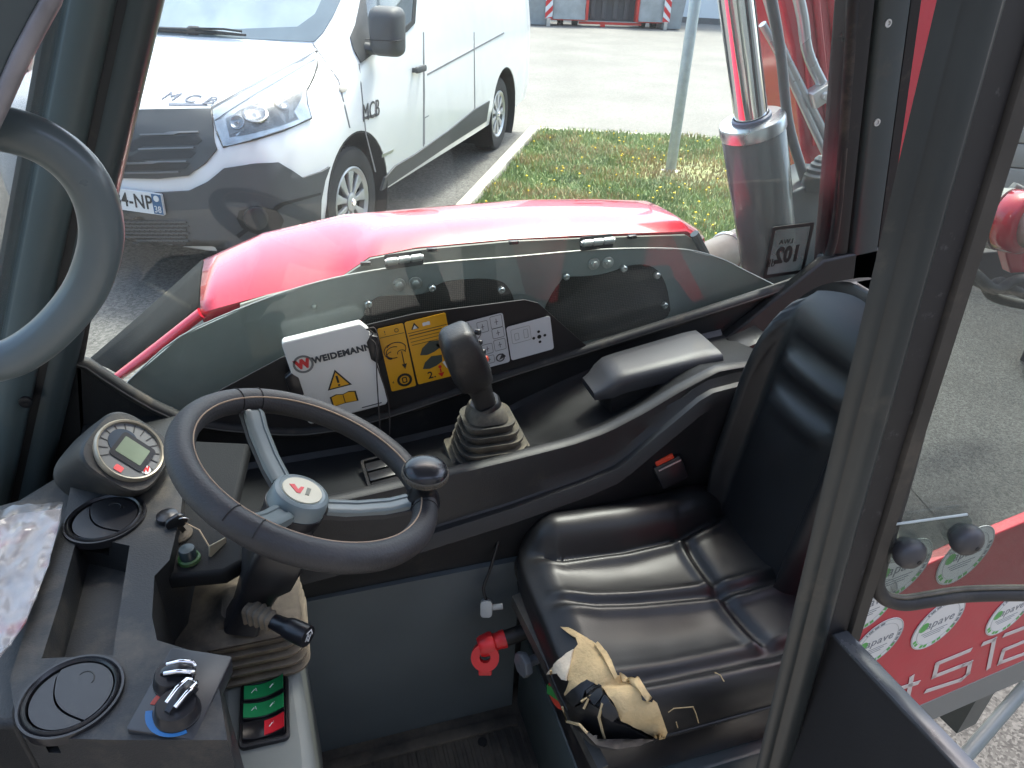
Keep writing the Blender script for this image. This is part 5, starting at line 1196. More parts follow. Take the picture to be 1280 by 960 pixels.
mb.box((-.0045, 0, .0003), (.004, .002, .0006)); mb.box((.0015, 0, .0003), (.004, .002, .0006))
mb.prism([(.004, -.0085), (.0058, -.0085), (.0125, 0), (.0058, .0085), (.004, .0085), (.0095, 0)], 0, .0006); mb.build('arrow_symbol', WHT(), stk, smooth=0)
# ignition key with ring and tag, green push button
LK = AZ(222, 668, 1.247); ks = thing('ignition_key', 'black ignition key with ring and tan tag in the dash lock', 'key', LK)
mb = MB(Matrix.Translation(LK)); mb.lathe([(.022, -.004), (.024, .002), (.021, .006), (.012, .007), (.011, .004), (0, .004)], None, 28); mb.build('lock_barrel', bootb, ks)
MK = frame(LK+Vector((.004, -.004, .03)), (.75, .25, .25), (-.2, -.1, .9))
mb = MB(MK); mb.prism(rrect(.034, .026, .012, 5), -.004, .004, None, bev=.0015); mb.box((0, -.02, 0), (.008, .022, .003)); mb.build('key_bow', KS(), ks)
mb = MB(Matrix.Translation(LK+Vector((-.012, .016, .012)))); mb.lathe([(.016, 0), (.018, .006), (.017, .02), (.008, .024)], None, 20); mb.build('key_cover', KS(), ks)
mb = MB(); a = MK @ Vector((.012, .003, 0)); mb.tube([a+Vector((.009*math.cos(t), -.006*math.sin(t), .010*math.sin(t)-.008)) for t in [2*math.pi*k/18 for k in range(18)]], .0011, 6, closed=True); mb.build('ring', STEEL(), ks, smooth=60)
tg = AZ(272, 684, 1.25); Mt_ = frame(tg, AZ(284, 678, 1.25)-AZ(262, 690, 1.262), (-.3, -.3, .9))
mb = MB(); mb.tube([a+Vector((0, 0, -.012)), a.lerp(tg, .5)+Vector((0, 0, .004)), tg+Vector((-.012, .0, .004))], .0013, 6); mb.build('strap', pmat('tan_strap', (.34, .25, .16), .7), ks, smooth=60)
mb = MB(Mt_); mb.prism(rrect(.038, .020, .003), -.001, .001); mb.build('tag', pmat('tan_tag', (.25, .22, .15), .6, var=.3, vs=40), ks)
gbp = AZ(237, 700, 1.246); gb = thing('push_button', 'round black push button with a green collar below the key', 'button', gbp)
mb = MB(Matrix.Translation(gbp)); mb.lathe([(.017, 0), (.017, .006), (.014, .008), (.012, .006)], None, 24); mb.build('collar', pmat('green_collar', (.02, .09, .02), .5, var=.3, vs=30, dust=(.4, DUST, 20)), gb)
mb = MB(Matrix.Translation(gbp)); mb.lathe([(.0125, .002), (.0125, .022), (.0115, .025), (0, .026)], None, 24); mb.build('cap', pmat('button_cap', (.03, .045, .05), .3), gb)
# small clear sleeve of papers at the left
bgp = [(-12, 652), (20, 640), (76, 633), (70, 660), (58, 705), (42, 745), (30, 775), (12, 800), (-12, 830)]
def onbag(px, py):
    p = AZ(px, py, 1.29); z = 1.29+.012*mnoise.noise(Vector((p.x*22, p.y*16, 2)))+.006*mnoise.noise(Vector((p.x*60, p.y*50, 5))); return onplane(px, py, (0, 0, z), (0, 0, 1)), Vector((0, 0, 1))
P_, N_, F_ = trace(bgp, onbag, 6)
bag = thing('document_sleeve', 'crumpled clear plastic sleeve holding papers on the dash edge', 'sleeve', P_[0])
papm = pmat('printed_paper', (.42, .38, .37), .7, var=.25, vs=14)
t_ = papm.node_tree; b_ = t_.nodes['Principled BSDF']; srcl = b_.inputs['Base Color'].links[0].from_socket
n_ = t_.nodes.new('ShaderNodeTexNoise'); n_.inputs['Scale'].default_value = 11; tc_ = t_.nodes.new('ShaderNodeTexCoord'); t_.links.new(tc_.outputs['Object'], n_.inputs['Vector'])
r_ = t_.nodes.new('ShaderNodeMapRange'); r_.inputs[1].default_value = .54; r_.inputs[2].default_value = .66; t_.links.new(n_.outputs[0], r_.inputs[0])
mx_ = t_.nodes.new('ShaderNodeMix'); mx_.data_type = 'RGBA'; t_.links.new(r_.outputs[0], mx_.inputs[0]); t_.links.new(srcl, mx_.inputs[6]); mx_.inputs[7].default_value = (.42, .16, .17, 1); t_.links.new(mx_.outputs[2], b_.inputs['Base Color'])
mb = MB(); shell(mb, [p-Vector((0, 0, .004)) for p in P_], N_, F_, 0, .003); mb.build('paper', papm, bag, smooth=60)
P2_, N2_, F2_ = trace([(-12, 645), (18, 634), (80, 630), (75, 662), (62, 708), (46, 750), (32, 782), (14, 808), (-12, 838)], lambda x, y: (lambda q: (q[0]+Vector((0, 0, .005+.005*mnoise.noise(Vector((x*.09, y*.07, 9))))), q[1]))(onbag(x, y)), 5)
mb = MB(); shell(mb, P2_, N2_, F2_, 0, .0006); mb.build('film', glassmat('crumpled_film', (.95, .95, .95), 1.45, .08, (.7, .7, .7), .12), bag, smooth=60)
# =================================================================== steering wheel
sw_t = thing('steering_wheel', 'black leather steering wheel with tan stitching, grey spokes and a spinner knob', 'steering wheel', WC)
WRad = .186
e1 = (Vector((0, 1, 0))-wnm*wnm.y).normalized(); e2 = wnm.cross(e1).normalized()
MW_ = Matrix(((e1.x, e2.x, wnm.x, WC.x), (e1.y, e2.y, wnm.y, WC.y), (e1.z, e2.z, wnm.z, WC.z), (0, 0, 0, 1)))
MWI = MW_.inverted()
leath = pmat('worn_black_leather', (.030, .029, .030), .55, var=.25, vs=10, bump=.35, bs=260, dust=(.22, (.12, .10, .085), 5))
def angof(px, py):
    q = MWI @ onplane(px, py, WC, wnm); return math.atan2(q.y, q.x), math.hypot(q.x, q.y)
mb = MB(MW_); rings = []
for k in range(96):
    a = 2*math.pi*k/96; rings.append([((WRad+.0200*math.cos(t))*math.cos(a), (WRad+.0200*math.cos(t))*math.sin(a), .0205*math.sin(t)) for t in [2*math.pi*j/20 for j in range(20)]])
mb.loft(rings, True, False, None, True); rim = mb.build('rim', leath, sw_t, smooth=80)
mb = MB(MW_); rs = WRad-.0200*math.cos(R(50)); zs = .0205*math.sin(R(50))+.0002
mb.tube([(rs*math.cos(2*math.pi*k/120), rs*math.sin(2*math.pi*k/120), zs) for k in range(120)], .0013, 6, closed=True); mb.build('stitching', pmat('tan_thread', (.38, .27, .18), .8), rim, smooth=80)
spk = pmat('grey_spoke_paint', (.155, .185, .185), .35, var=.08, bump=.05, bs=80, dust=(.05, DUST, 20))
ang = [angof(318, 512)[0], angof(540, 632)[0]]
mid3 = (ang[0]+ang[1])/2+math.pi; 
for i, a in enumerate(ang+[mid3]):
    rim_in = WRad-.013; zc = -.034
    cs = sub('spoke', sw_t, MW_ @ Vector((.1*math.cos(a), .1*math.sin(a), -.02)))
    Mz = MW_ @ Matrix.Rotation(a, 4, 'Z')
    mb = MB(Mz); mb.loft([[(x, y*w, z+zz) for y, zz in ((-1, -.005), (-1, .003), (-.7, .006), (.7, .006), (1, .003), (1, -.005))] for x, w, z in ((.03, .018, -.064), (.075, .017, -.054), (.13, .018, -.032), (.165, .019, -.010), (.184, .019, -.003))]); mb.build('core', leath if i < 2 else spk, cs, smooth=40)
    mb = MB(Mz); mb.loft([[(x, y*w, z+zz) for y, zz in ((-1, .0), (-1, .0085), (-.72, .0115), (-.5, .0115), (-.42, .0092), (.3, .0092), (.38, .0115), (.72, .0115), (1, .0085), (1, .0))] for x, w, z in ((.046, .0170, -.060), (.09, .0168, -.047), (.135, .0172, -.027), (.156, .0175, -.012), (.162, .0165, -.011))]); mb.build('cover', spk, cs, smooth=35)
    # stitched wrap where spoke meets rim
    mb = MB(Mz); mb.tube([((WRad+.0205*math.cos(t))*math.cos(.105), (WRad+.0205*math.cos(t))*math.sin(.105), .0210*math.sin(t)) for t in [R(20+20*k) for k in range(9)]], .001, 5); mb.tube([((WRad+.0205*math.cos(t))*math.cos(-.105), (WRad+.0205*math.cos(t))*math.sin(-.105), .0210*math.sin(t)) for t in [R(20+20*k) for k in range(9)]], .001, 5); mb.build('wrap_seam', pmat('dark_seam', (.012, .012, .012), .8), rim, smooth=60)
MW0 = MW_; MW_ = MW_ @ Matrix.Translation((0, 0, -.024))
mb = MB(MW_); mb.lathe([(.036, -.085), (.043, -.07), (.046, -.05), (.047, -.040), (.040, -.039)], None, 40); mb.build('hub', KS(), sw_t, smooth=40)
mb = MB(MW_); mb.lathe([(.0445, -.046), (.0455, -.043), (.0455, -.038), (.0435, -.018), (.0415, -.0145), (.036, -.012), (.033, -.0135), (0, -.0135)], None, 48); hc = mb.build('hub_cap', pmat('grey_cap_plastic', (.175, .215, .22), .32, var=.06, dust=(.06, DUST, 12)), sw_t, smooth=35)
mb = MB(MW_); mb.lathe([(.031, -.0134), (.0305, -.0118), (0, -.0118)], None, 40); mb.build('badge', pmat('cream_badge', (.55, .50, .36), .35, var=.12), hc, smooth=35)
udir = (MWI.to_3x3() @ RT); ua = math.atan2(udir.y, udir.x)
mb = MB(MW_ @ Matrix.Translation((0, 0, -.0116)) @ Matrix.Rotation(ua+.35, 4, 'Z'))
mb.prism([(-.020, .008), (-.012, .010), (-.007, -.001), (-.002, .007), (.003, .007), (-.004, -.010), (-.010, -.010)], 0, .0007); mb.build('badge_letter', REDI(), hc, smooth=0)
mb = MB(MW_ @ Matrix.Translation((0, 0, -.0116)) @ Matrix.Rotation(ua+.35, 4, 'Z'))
mb.prism([(.003, -.011), (.008, .008), (.014, .006), (.009, -.011)], 0, .0007); mb.build('badge_letter', pmat('badge_olive', (.16, .15, .10), .4), hc, smooth=0)
MW_ = MW0
# spinner knob
ka, _ = angof(552, 630)
kb0 = Vector((WRad*math.cos(ka), WRad*math.sin(ka), 0)); kw_ = MW_ @ (kb0+Vector((0, 0, -.004))); Mk = lookframe(kw_, kw_+Vector((.10, -.04, 1))) @ Matrix.Diagonal((1.08, 1.08, .98, 1))
kn_ = sub('spinner_knob', sw_t, Mk.translation)
mb = MB(Mk); mb.lathe([(.027, -.004), (.024, .012), (.0185, .024), (.0185, .034), (.022, .046), (.028, .054)], None, 32); mb.build('stem', KS(), kn_, smooth=50)
mb = MB(Mk); rr = .0335
prof = [(.026, .052), (rr-.002, .053)]
mb.lathe([(.027, .0525), (rr-.001, .0535), (rr, .0555), (rr, .0635), (rr-.001, .065), (.030, .066)], None, 40, cap=False)
for k in range(44):
    a = 2*math.pi*k/44
    for z in (.0575, .0617): mb.box((0, 0, 0), (.0018, .0030, .0028), Matrix.Rotation(a, 4, 'Z') @ Matrix.Translation((rr, 0, z)))
mb.build('knurled_ring', pmat('dusty_knurl', (.10, .088, .068), .7, var=.25, vs=30), kn_, smooth=40)
mb = MB(Mk); mb.lathe([(.0325, .063)]+[(.0325*math.cos(R(a)), .0645+.0185*math.sin(R(a))) for a in range(5, 90, 8)]+[(0, .083)], None, 40); mb.build('cap', pmat('glossy_knob_cap', (.018, .019, .022), .24, var=.1), kn_, smooth=80)

# =================================================================== seat
vin = pmat('black_seat_vinyl', (.0105, .0108, .0118), .42, var=.15, vs=9, bump=.10, bs=420, rvar=.07, spec=.55)
seat = thing('operator_seat', 'black vinyl driver seat with a torn front corner showing tan foam', 'seat', (.65, .9, .40))
SX0, SX1, SY0, SY1, SZ = .372, .945, .648, 1.158, 1.012
cx_, cy_ = (SX0+SX1)/2, (SY0+SY1)/2
GA = [(.30, 1.085), (.373, 1.072), (.455, 1.032), (.60, 1.020), (.73, 1.020), (.82, 1.036), (.90, 1.075)]
GB = [(.30, .945), (.40, .925), (.48, .892), (.567, .874), (.70, .852), (.78, .841), (.90, .846)]
GC_ = [(.30, .718), (.40, .714), (.55, .703), (.72, .695), (.9, .69)]
GD = [(.60, .755), (.688, .748), (.831, .731), (1.0, .738), (1.1, .752)]
def bump_(d, w): return math.exp(-(d/w)**2)
def seat_z(x, y):
    a, b, c = interp(x, GA), interp(x, GB), interp(x, GC_); d = interp(y, GD)
    z = 0
    if y > a:
        t = min(1, (y-a)/max(.03, SY1-a)); z += .048*math.sin(math.pi*min(1, t*1.05))**.8*sm(x, .37, .47)*(1-.65*sm(x, .78, .9))
    if y < c: z += .010*sm(c-y, 0, .03)
    # pillowed panels between the seams
    for s_, wv, dep in ((y-a, .016, .017), (y-b, .012, .011), (y-c, .016, .013)): z -= dep*bump_(s_, wv)*sm(x, .38, .45)
    if c < y < a: z -= .012*bump_(x-d, .014)*sm(y, c, c+.03)*(1-sm(y, a-.03, a))
    # welts: rolled lips beside each seam
    z += (.006*bump_(y-b-.02, .012)+.007*bump_(y-b+.021, .013)+.007*bump_(y-a+.024, .013)+.004*bump_(y-c-.02, .014))*sm(x, .39, .46)
    if c < y < a: z += .009*bump_(x-d+.018, .012)*(1-bump_(y-b, .025))*sm(y, c, c+.03)*(1-sm(y, a-.03, a))
    # hollow of the sat-on middle, raised rear corner pads
    z -= .016*bump_(y-(a+b)/2, .06)*bump_(x-.57, .16)+.014*bump_(y-(b+c)/2, .055)*bump_(x-.56, .17)
    if x > d: z += .012*math.sin(math.pi*min(1, (x-d)/.2))
    z -= .030*(1-sm(x, .365, .435))
    z += .0012*mnoise.noise(Vector((x*14, y*14, 2)))
    return z
rings = []; NS = 220
def outl(t):
    a = 2*math.pi*t; ca, sa_ = math.cos(a), math.sin(a); p_ = 5.2
    r = (abs(ca)**p_+abs(sa_)**p_)**(-1/p_); return r*ca, r*sa_
hxs, hys = (SX1-SX0)/2, (SY1-SY0)/2
def taper(x): return 1-.05*sm(x, .8, .95)
for s_ in [0.01+i*.0118 for i in range(80)]+[.965, .98, .992, 1.0]:
    ring = []
    for k in range(NS):
        ox, oy = outl(k/NS); x = cx_+hxs*ox*s_; y = cy_+hys*oy*s_*taper(x)
        edge = max(0, (s_-.86)/.14); z = SZ+seat_z(x, y)*(1-edge**2*.6)-.034*(1-math.sqrt(max(0, 1-edge**2)))
        ring.append((x, y, z))
    rings.append(ring)
top = rings[-1]
for k_, (dz, sc) in enumerate(((.018, 1.004), (.045, 1.0), (.07, .985), (.082, .965), (.088, .94))):
    rings.append([(cx_+(p[0]-cx_)*sc, cy_+(p[1]-cy_)*sc, p[2]-dz) for p in top])
mb = MB(); mb.loft(rings); cush_v, cush_f = mb.v, mb.f
cush = mb.build('cushion', vin, seat, smooth=80)
mb = MB(); mb.tube([(cx_+(p[0]-cx_)*.985, cy_+(p[1]-cy_)*.985, p[2]-.070) for p in top[::4]], .0045, 8, closed=True); mb.build('piping', vin, cush, smooth=80)
sbv = BVHTree.FromPolygons(cush_v, cush_f)
def onseat(px, py):
    h = sbv.ray_cast(CAM, ray(px, py).normalized())
    if h[0] is None:
        p = AZ(px, py, .955); return p, Vector((0, 0, 1))
    n = h[1] if h[1].dot(ray(px, py)) < 0 else -h[1]; return h[0], n
def spatch(name, poly, m, off, th, par, step=6, crumple=0., freq=40):
    P, Nn, F = trace(poly, onseat, step); mb = MB()
    P = [p+n*crumple*(mnoise.noise(p*freq)+.6*mnoise.noise(p*freq*2.7)) for p, n in zip(P, Nn)]
    shell(mb, P, Nn, F, off, th); return mb.build(name, m, par, smooth=70)
foam = pmat('tan_foam', (.62, .46, .235), .92, var=.16, vs=28, bump=.9, bs=170, dust=(.10, (.30, .20, .11), 30))
fpoly = [(702, 785), (712, 786), (722, 792), (733, 800), (746, 810), (756, 823), (763, 835), (768, 845), (773, 844), (781, 847), (789, 851), (796, 853), (800, 860), (806, 871), (814, 873), (820, 878), (826, 893), (832, 910), (829, 918), (824, 923), (811, 914), (800, 908), (787, 903), (776, 897), (772, 889), (768, 878), (757, 866), (750, 858), (738, 853), (724, 862), (713, 873), (709, 866), (714, 853), (708, 845), (702, 841), (696, 838), (688, 842), (691, 836), (698, 830), (706, 826), (711, 820), (719, 815), (724, 808), (721, 799), (713, 794)]
tf = spatch('torn_foam', fpoly, foam, .007, .012, cush, 4, .0025, 45)
spatch('foam_lip', [(689, 841), (699, 830), (712, 820), (720, 815), (717, 826), (714, 840), (712, 852), (703, 841)], pmat('pale_backing_cloth', (.66, .58, .44), .95, var=.1, bump=.6, bs=200), .0115, .004, tf, 4, .003, 50)
spatch('torn_flap', [(745, 810), (757, 822), (764, 834), (769, 846), (765, 849), (758, 836), (750, 824), (742, 813)], foam, .016, .006, tf, 4, .003, 60)
spatch('torn_flap', [(772, 843), (788, 849), (798, 853), (803, 863), (812, 872), (806, 876), (796, 866), (786, 858), (774, 851)], foam, .0165, .007, tf, 4, .004, 60)
for q in ([(713, 868), (724, 861), (738, 852), (745, 856), (735, 866), (733, 874), (724, 879)], [(736, 866), (744, 858), (752, 860), (758, 871), (754, 876), (748, 880), (738, 874)], [(754, 878), (760, 871), (770, 882), (773, 889), (767, 894), (757, 889)], [(799, 866), (808, 866), (815, 871), (812, 876), (801, 874)]):
    spatch('vinyl_scrap', q, vin, .0145, .006, tf, 4, .002, 50)
spatch('torn_skin', [(713, 875), (724, 881), (736, 877), (750, 884), (764, 897), (782, 903), (806, 916), (822, 926), (800, 936), (770, 940), (745, 935), (727, 915), (716, 893)], vin, .008, .006, cush, 5, .002, 40)
crk = pmat('crack_tan', (.48, .37, .2), .9, var=.2)
for path_ in ([(757, 878), (752, 890), (755, 905), (759, 918), (764, 925)], [(711, 880), (716, 897), (724, 912), (733, 922)], [(732, 877), (742, 872), (736, 882)], [(893, 841), (900, 844), (905, 852)], [(866, 883), (870, 892), (873, 903)], [(845, 902), (847, 909)], [(835, 890), (842, 885), (866, 883)]):
    mb = MB(); mb.tube([(lambda h: h[0]+h[1]*.0135)(onseat(*p)) if path_[0][0] < 800 else (lambda h: h[0]+h[1]*.0008)(onseat(*p)) for p in path_], [.0026 if path_[0][0] < 800 else .0011]*len(path_), 5); mb.build('crack', crk, cush, smooth=60)
# backrest
def back_x(z): return .868+.12*(z-1.05)+.8*max(0, z-1.44)**2
rings = []
zz = [1.0, 1.02, 1.06]+[1.10+.02*i for i in range(21)]+[1.52, 1.54, 1.56, 1.575, 1.588, 1.597, 1.603]
for z in zz:
    w = .20*math.sqrt(max(.02, 1-max(0, (z-1.30)/.307)**2.5)) if z > 1.30 else .20-.02*sm(1.16-z, 0, .14)
    f = []
    top_r = sm(z, 1.5, 1.6)
    for i in range(41):
        u = 1-2*i/40; y = .955+w*u; ay = abs(u*w)
        x = back_x(z)
        bol = .040*sm(ay, .10, .14)*(1-sm(ay, w-.055, w)*1.2)
        x -= bol*(1-.4*top_r)
        x += .014*bump_(ay-.118, .010)
        x -= .012*math.cos(min(1, ay/.11)*math.pi/2)
        if ay < .112:
            for zg in (1.37, 1.455): x += (.014*bump_(z-zg-.008*math.cos(u*3), .014)-.012*bump_(z-zg+.028, .016))*(1-sm(ay, .07, .1))
        x += .05*(max(0, abs(u)-.86)/.14)**2
        x += .03*top_r**2
        f.append((x, y, z))
    bk_ = []
    for i in range(1, 20):
        u = -1+2*i/20; y = .955+w*u; bk_.append((back_x(z)+.006+.030*max(0, 1-u*u)*(1-.8*top_r), y, z))
    rings.append(f+bk_)
mb = MB(); mb.loft(rings); mb.build('backrest', vin, seat, smooth=80)
# seat pan, suspension box, controls
dustst = pmat('dusty_seat_steel', (.05, .05, .046), .55, .1, var=.3, vs=10, dust=(.45, (.24, .2, .14), 9))
mb = MB(); mb.prism(rrect(SX1-SX0-.02, SY1-SY0-.02, .05, 5, (cx_, cy_)), .905, .922); mb.build('seat_pan', dustst, seat)
mb = MB(); mb.box((.66, .9, .80), (.50, .40, .20), bev=.02); mb.build('suspension', KS(), seat)
mb = MB(); mb.box((.69, .9, .555), (.56, .44, .29), bev=.01); mb.build('base', GP(), seat)
mb = MB(); a, b = AX(640, 745, .358), AX(748, 962, .392); mb.add([a, b, b+Vector((.018, 0, .006)), a+Vector((.018, 0, .006)), a-Vector((0, 0, .03)), b-Vector((0, 0, .03)), b+Vector((.018, 0, -.03)), a+Vector((.018, 0, -.03))], [(0, 1, 2, 3), (7, 6, 5, 4), (0, 4, 5, 1), (1, 5, 6, 2), (2, 6, 7, 3), (3, 7, 4, 0)]); mb.build('pan_edge', dustst, seat, smooth=0)
h = AX(660, 828, .37); mb = MB(lookframe(h, h-Vector((1, .25, -.1)))); mb.lathe([(.012, -.05), (.012, .0), (.027, .003), (.029, .010), (.027, .020), (.010, .022), (0, .02)], None, 7); mb.build('adjuster_knob', pmat('grey_knob', (.12, .135, .15), .4, dust=(.2, DUST, 15)), seat, bev=.002)
h = AX(699, 868, .40); Mw_ = lookframe(h, h-Vector((1, .35, -.15)))
mb = MB(Mw_); mb.lathe([(.03, -.02), (.03, .004), (0, .0045)], None, 28); wi = mb.build('weight_indicator', pmat('indicator_red', (.5, .05, .03), .4, dust=(.2, DUST, 15)), seat)
mb = MB(Mw_); mb.box((0, 0, .0055), (.062, .020, .002), Matrix.Rotation(R(20), 4, 'Z')); mb.build('green_band', pmat('indicator_green', (.03, .22, .05), .4), wi)
# red cap and grey plug down by the footwell
h = AY(608, 806, 1.03); d_ = (AY(640, 795, 1.03)-h).normalized(); t = thing('red_valve_cap', 'bright red plastic cap on a short black stub beside the seat base', 'cap', h)
mb = MB(lookframe(h-d_*.03, h+d_, (0, 0, 1))); mb.lathe([(.020, .012), (.024, .02), (.026, .04), (.0255, .046), (.019, .05), (.019, .062), (.0205, .064), (.0205, .074)], None, 24); mb.build('cap', pmat('red_plastic', (.62, .02, .025), .35, var=.06), t, smooth=40)
mb = MB(frame(h+Vector((-.008, -.02, -.012)), RT, UP)); mb.ring(circ(.031, 24), circ(.012, 24), -.009, .009); mb.box((.0, -.028, 0), (.03, .026, .014), bev=.004); mb.build('grip_ring', pmat('red_plastic', (0,)*3), t)
mb = MB(); mb.cyl(h+d_*.04, h+d_*.12, .018, 18); mb.build('stub', BLKI(), t)
h = AY(608, 760, 1.06); t = thing('grey_connector', 'small grey cable connector hanging above the red cap', 'connector', h)
mb = MB(frame(h, RT, UP)); mb.prism(rrect(.026, .036, .008), -.012, .012, None, bev=.002); mb.cyl((.0, .0, .0), (.036, .004, 0), .007, 12); mb.build('body', pmat('pale_grey_plastic', (.34, .36, .36), .4), t)
mb = MB(); mb.tube(smoothpath([h+UP*.016, h+UP*.045-RT*.006, h+UP*.09+RT*.01, h+UP*.16+RT*.03], 4), .0035, 8); mb.build('lead', BLKI(), t, smooth=60)
# =================================================================== door window, lower door, side panel, implement at the right
dwn = dd.cross((AZ(1280, 745, AY(1090, 745, .512).z)-AY(1090, 745, .512)).normalized()).normalized()
dwo = AY(1090, 745, .512)
def DW(px, py, off=0): return onplane(px, py, dwo+dwn*off*(1 if dwn.dot(FW) < 0 else -1), dwn)
dwt = thing('door_window', 'open door window pane in a worn black rubber seal with two round knobs', 'door window', dwo)
sp_px = [(1300, -90), (1268, 30), (1243, 130), (1204, 290), (1168, 440), (1137, 570), (1110, 668), (1098, 712), (1096, 733), (1107, 748), (1130, 754), (1160, 750), (1200, 744), (1250, 742), (1330, 742)]
mb = MB(); mb.tube(smoothpath([DW(*p) for p in sp_px], 5), .0105, 14); mb.build('seal', pmat('worn_window_rubber', (.030, .029, .028), .5, var=.35, vs=14, dust=(.3, (.16, .14, .11), 12)), dwt, smooth=70)
mb = MB(); mb.tube(smoothpath([DW(x-1.5, y-8, .002) for x, y in sp_px[8:]], 5), .0035, 8); mb.build('seal_lip', pmat('seal_lip_tan', (.15, .135, .11), .7, var=.4, vs=30), dwt, smooth=70)
pp = sp_px[1:14]+[(1330, 742), (1330, 30)]
P = [DW(*p) for p in pp]; nn = dwn*.004; mb = MB(); n = len(P)
mb.add(P+[p+nn for p in P], [tuple(range(n)), tuple(range(2*n-1, n-1, -1))]+[(i, i+n, (i+1) % n+n, (i+1) % n) for i in range(n)])
mb.build('pane', glassmat('dusty_door_glass', (.70, .74, .72), dirt=.07, dcol=(.22, .23, .225)), dwt, smooth=0)
kn0 = -dwn if dwn.dot(FW) > 0 else dwn
pq = [(1112, 657), (1209, 643), (1213, 648), (1209, 676), (1190, 690), (1108, 702)]
P = [DW(*p, .008) for p in pq]; n = len(P); nn = kn0*.004; mb = MB(); mb.add(P+[p+nn for p in P], [tuple(range(n)), tuple(range(2*n-1, n-1, -1))]+[(i, i+n, (i+1) % n+n, (i+1) % n) for i in range(n)]); mb.build('catch_plate', glassmat('catch_glass', (.80, .84, .82), dirt=.06), dwt, smooth=0)
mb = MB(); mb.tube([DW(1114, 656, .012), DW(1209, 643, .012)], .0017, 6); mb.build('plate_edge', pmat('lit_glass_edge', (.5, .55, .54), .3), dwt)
for px, py in ((1132, 687), (1203, 670)):
    p = DW(px, py, .012); kk = sub('knob', dwt, p); Mk_ = lookframe(p, p+kn0*.9+RT*.25)
    mb = MB(Mk_); mb.lathe([(.012, -.012), (.0155, -.006), (.0195, .0), (.021, .006), (.0195, .014), (.0135, .020), (.006, .023), (0, .0235)], None, 28); mb.build('knob_cap', pmat('grey_knob_plastic', (.050, .048, .05), .45, var=.1, dust=(.1, DUST, 14)), kk, smooth=60)
    mb = MB(Mk_); mb.lathe([(.0032, .0205), (.0032, .024), (0, .0241)], None, 10); mb.build('knob_hole', BLKI(), kk)
# lower door leaf standing out towards the viewer
A = AY(1040, 793, .50); B = AZ(1204, 968, A.z); A2 = AY(1058, 783, .502)
ed = (B-A); ed.z = 0; L_ = ed.length; ed.normalize(); tn = Vector((ed.y, -ed.x, 0))
if tn.dot(RT) < 0: tn = -tn
ld = thing('lower_door', 'black lower door leaf with a shiny grey top edge swung towards the viewer', 'door', A)
Ml = Matrix(((ed.x, 0, tn.x, A.x), (ed.y, 0, tn.y, A.y), (0, 1, 0, A.z), (0, 0, 0, 1)))
mb = MB(Ml); mb.prism([(0, 0), (L_*1.5, 0), (L_*1.5, -.9), (0, -.9)], .0, .020); mb.build('leaf', pmat('black_door_panel', (.011, .011, .012), .6, var=.15, bump=.1, bs=200), ld)
mb = MB(Ml); mb.prism([(-.004, -.003), (L_*1.5, -.003), (L_*1.5, .004), (.004, .004)], -.0015, .0225, None, bev=.0018); mb.build('edge_trim', pmat('shiny_grey_edge', (.075, .08, .085), .22, .3, var=.3, vs=8, dust=(.12, DUST, 12)), ld)
mb = MB(Ml); mb.box((-.004, -.03, .004), (.006, .05, .02)); mb.build('hinge_lug', pmat('dull_lug', (.06, .055, .05), .6), ld)
# grey stay tube
a, b = AY(1192, 962, .62), AY(1300, 838, .74)
t = thing('stay_tube', 'round grey stay tube behind the lower door edge', 'tube', a)
mb = MB(); mb.tube([a-(b-a)*.4, a, b, b+(b-a)*.4], .016, 16); mb.build('tube', pmat('stay_grey_paint', (.16, .19, .19), .4, var=.1), t, smooth=60)
# red side panel with round inspection stickers and the type number
rn = Vector((math.sin(R(7)), -math.cos(R(7)), 0)); ro = AY(1167, 870, .66)
def RP_(px, py): return onplane(px, py, ro, rn)
ru = Vector((math.cos(R(7)), math.sin(R(7)), 0)); MR = frame(ro, ru, None, rn); MRI = MR.inverted()
def r2(px, py):
    q = MRI @ RP_(px, py); return q.x, q.y
rp = thing('red_body_panel', 'red body panel with white round stickers and the number 512 over a grey band', 'panel', ro)
topl = [(1030, 764), (1247, 667), (1330, 632)]; botl = [(1330, 804), (1150, 882), (1060, 920), (1020, 936)]
redp = pmat('red_decal_panel', (.50, .022, .04), .35, var=.06, bump=.1, bs=60, dust=(.06, (.4, .25, .22), 9))
mb = MB(MR); mb.prism([r2(*p) for p in topl+botl], -.02, 0); mb.build('panel', redp, rp, bev=.002)
mb = MB(MR); mb.prism([r2(*p) for p in ((1020, 936), (1060, 919.5), (1150, 881.5), (1330, 803.5), (1330, 828), (1167, 899), (1060, 950), (1020, 968))], -.021, .001); mb.build('grey_band', pmat('grey_band_paint', (.19, .20, .195), .45, var=.06), rp, bev=.002)
mb = MB(MR); x0, y0 = r2(1330, 760); mb.box((x0+.12, y0, -.06), (.06, .12, .10)); mb.box((x0+.14, y0-.2, -.12), (.08, .9, .06)); mb.build('mounting_bracket', GP(), rp)
gs_ = pmat('sticker_green', (.10, .42, .09), .5); gy_ = pmat('sticker_grey', (.20, .22, .24), .5)
stk_px = [((1206, 694), 40, 'upper right one behind the right knob'), ((1126, 712), 38, 'below the left knob'), ((1172, 779), 39, 'in the middle under the window seal'), ((1096, 803), 36, 'lowest, next to the lower door edge'), ((1262, 764), 40, 'rightmost at the photo edge'), ((1086, 757), 34, 'small part showing beside the pillar')]
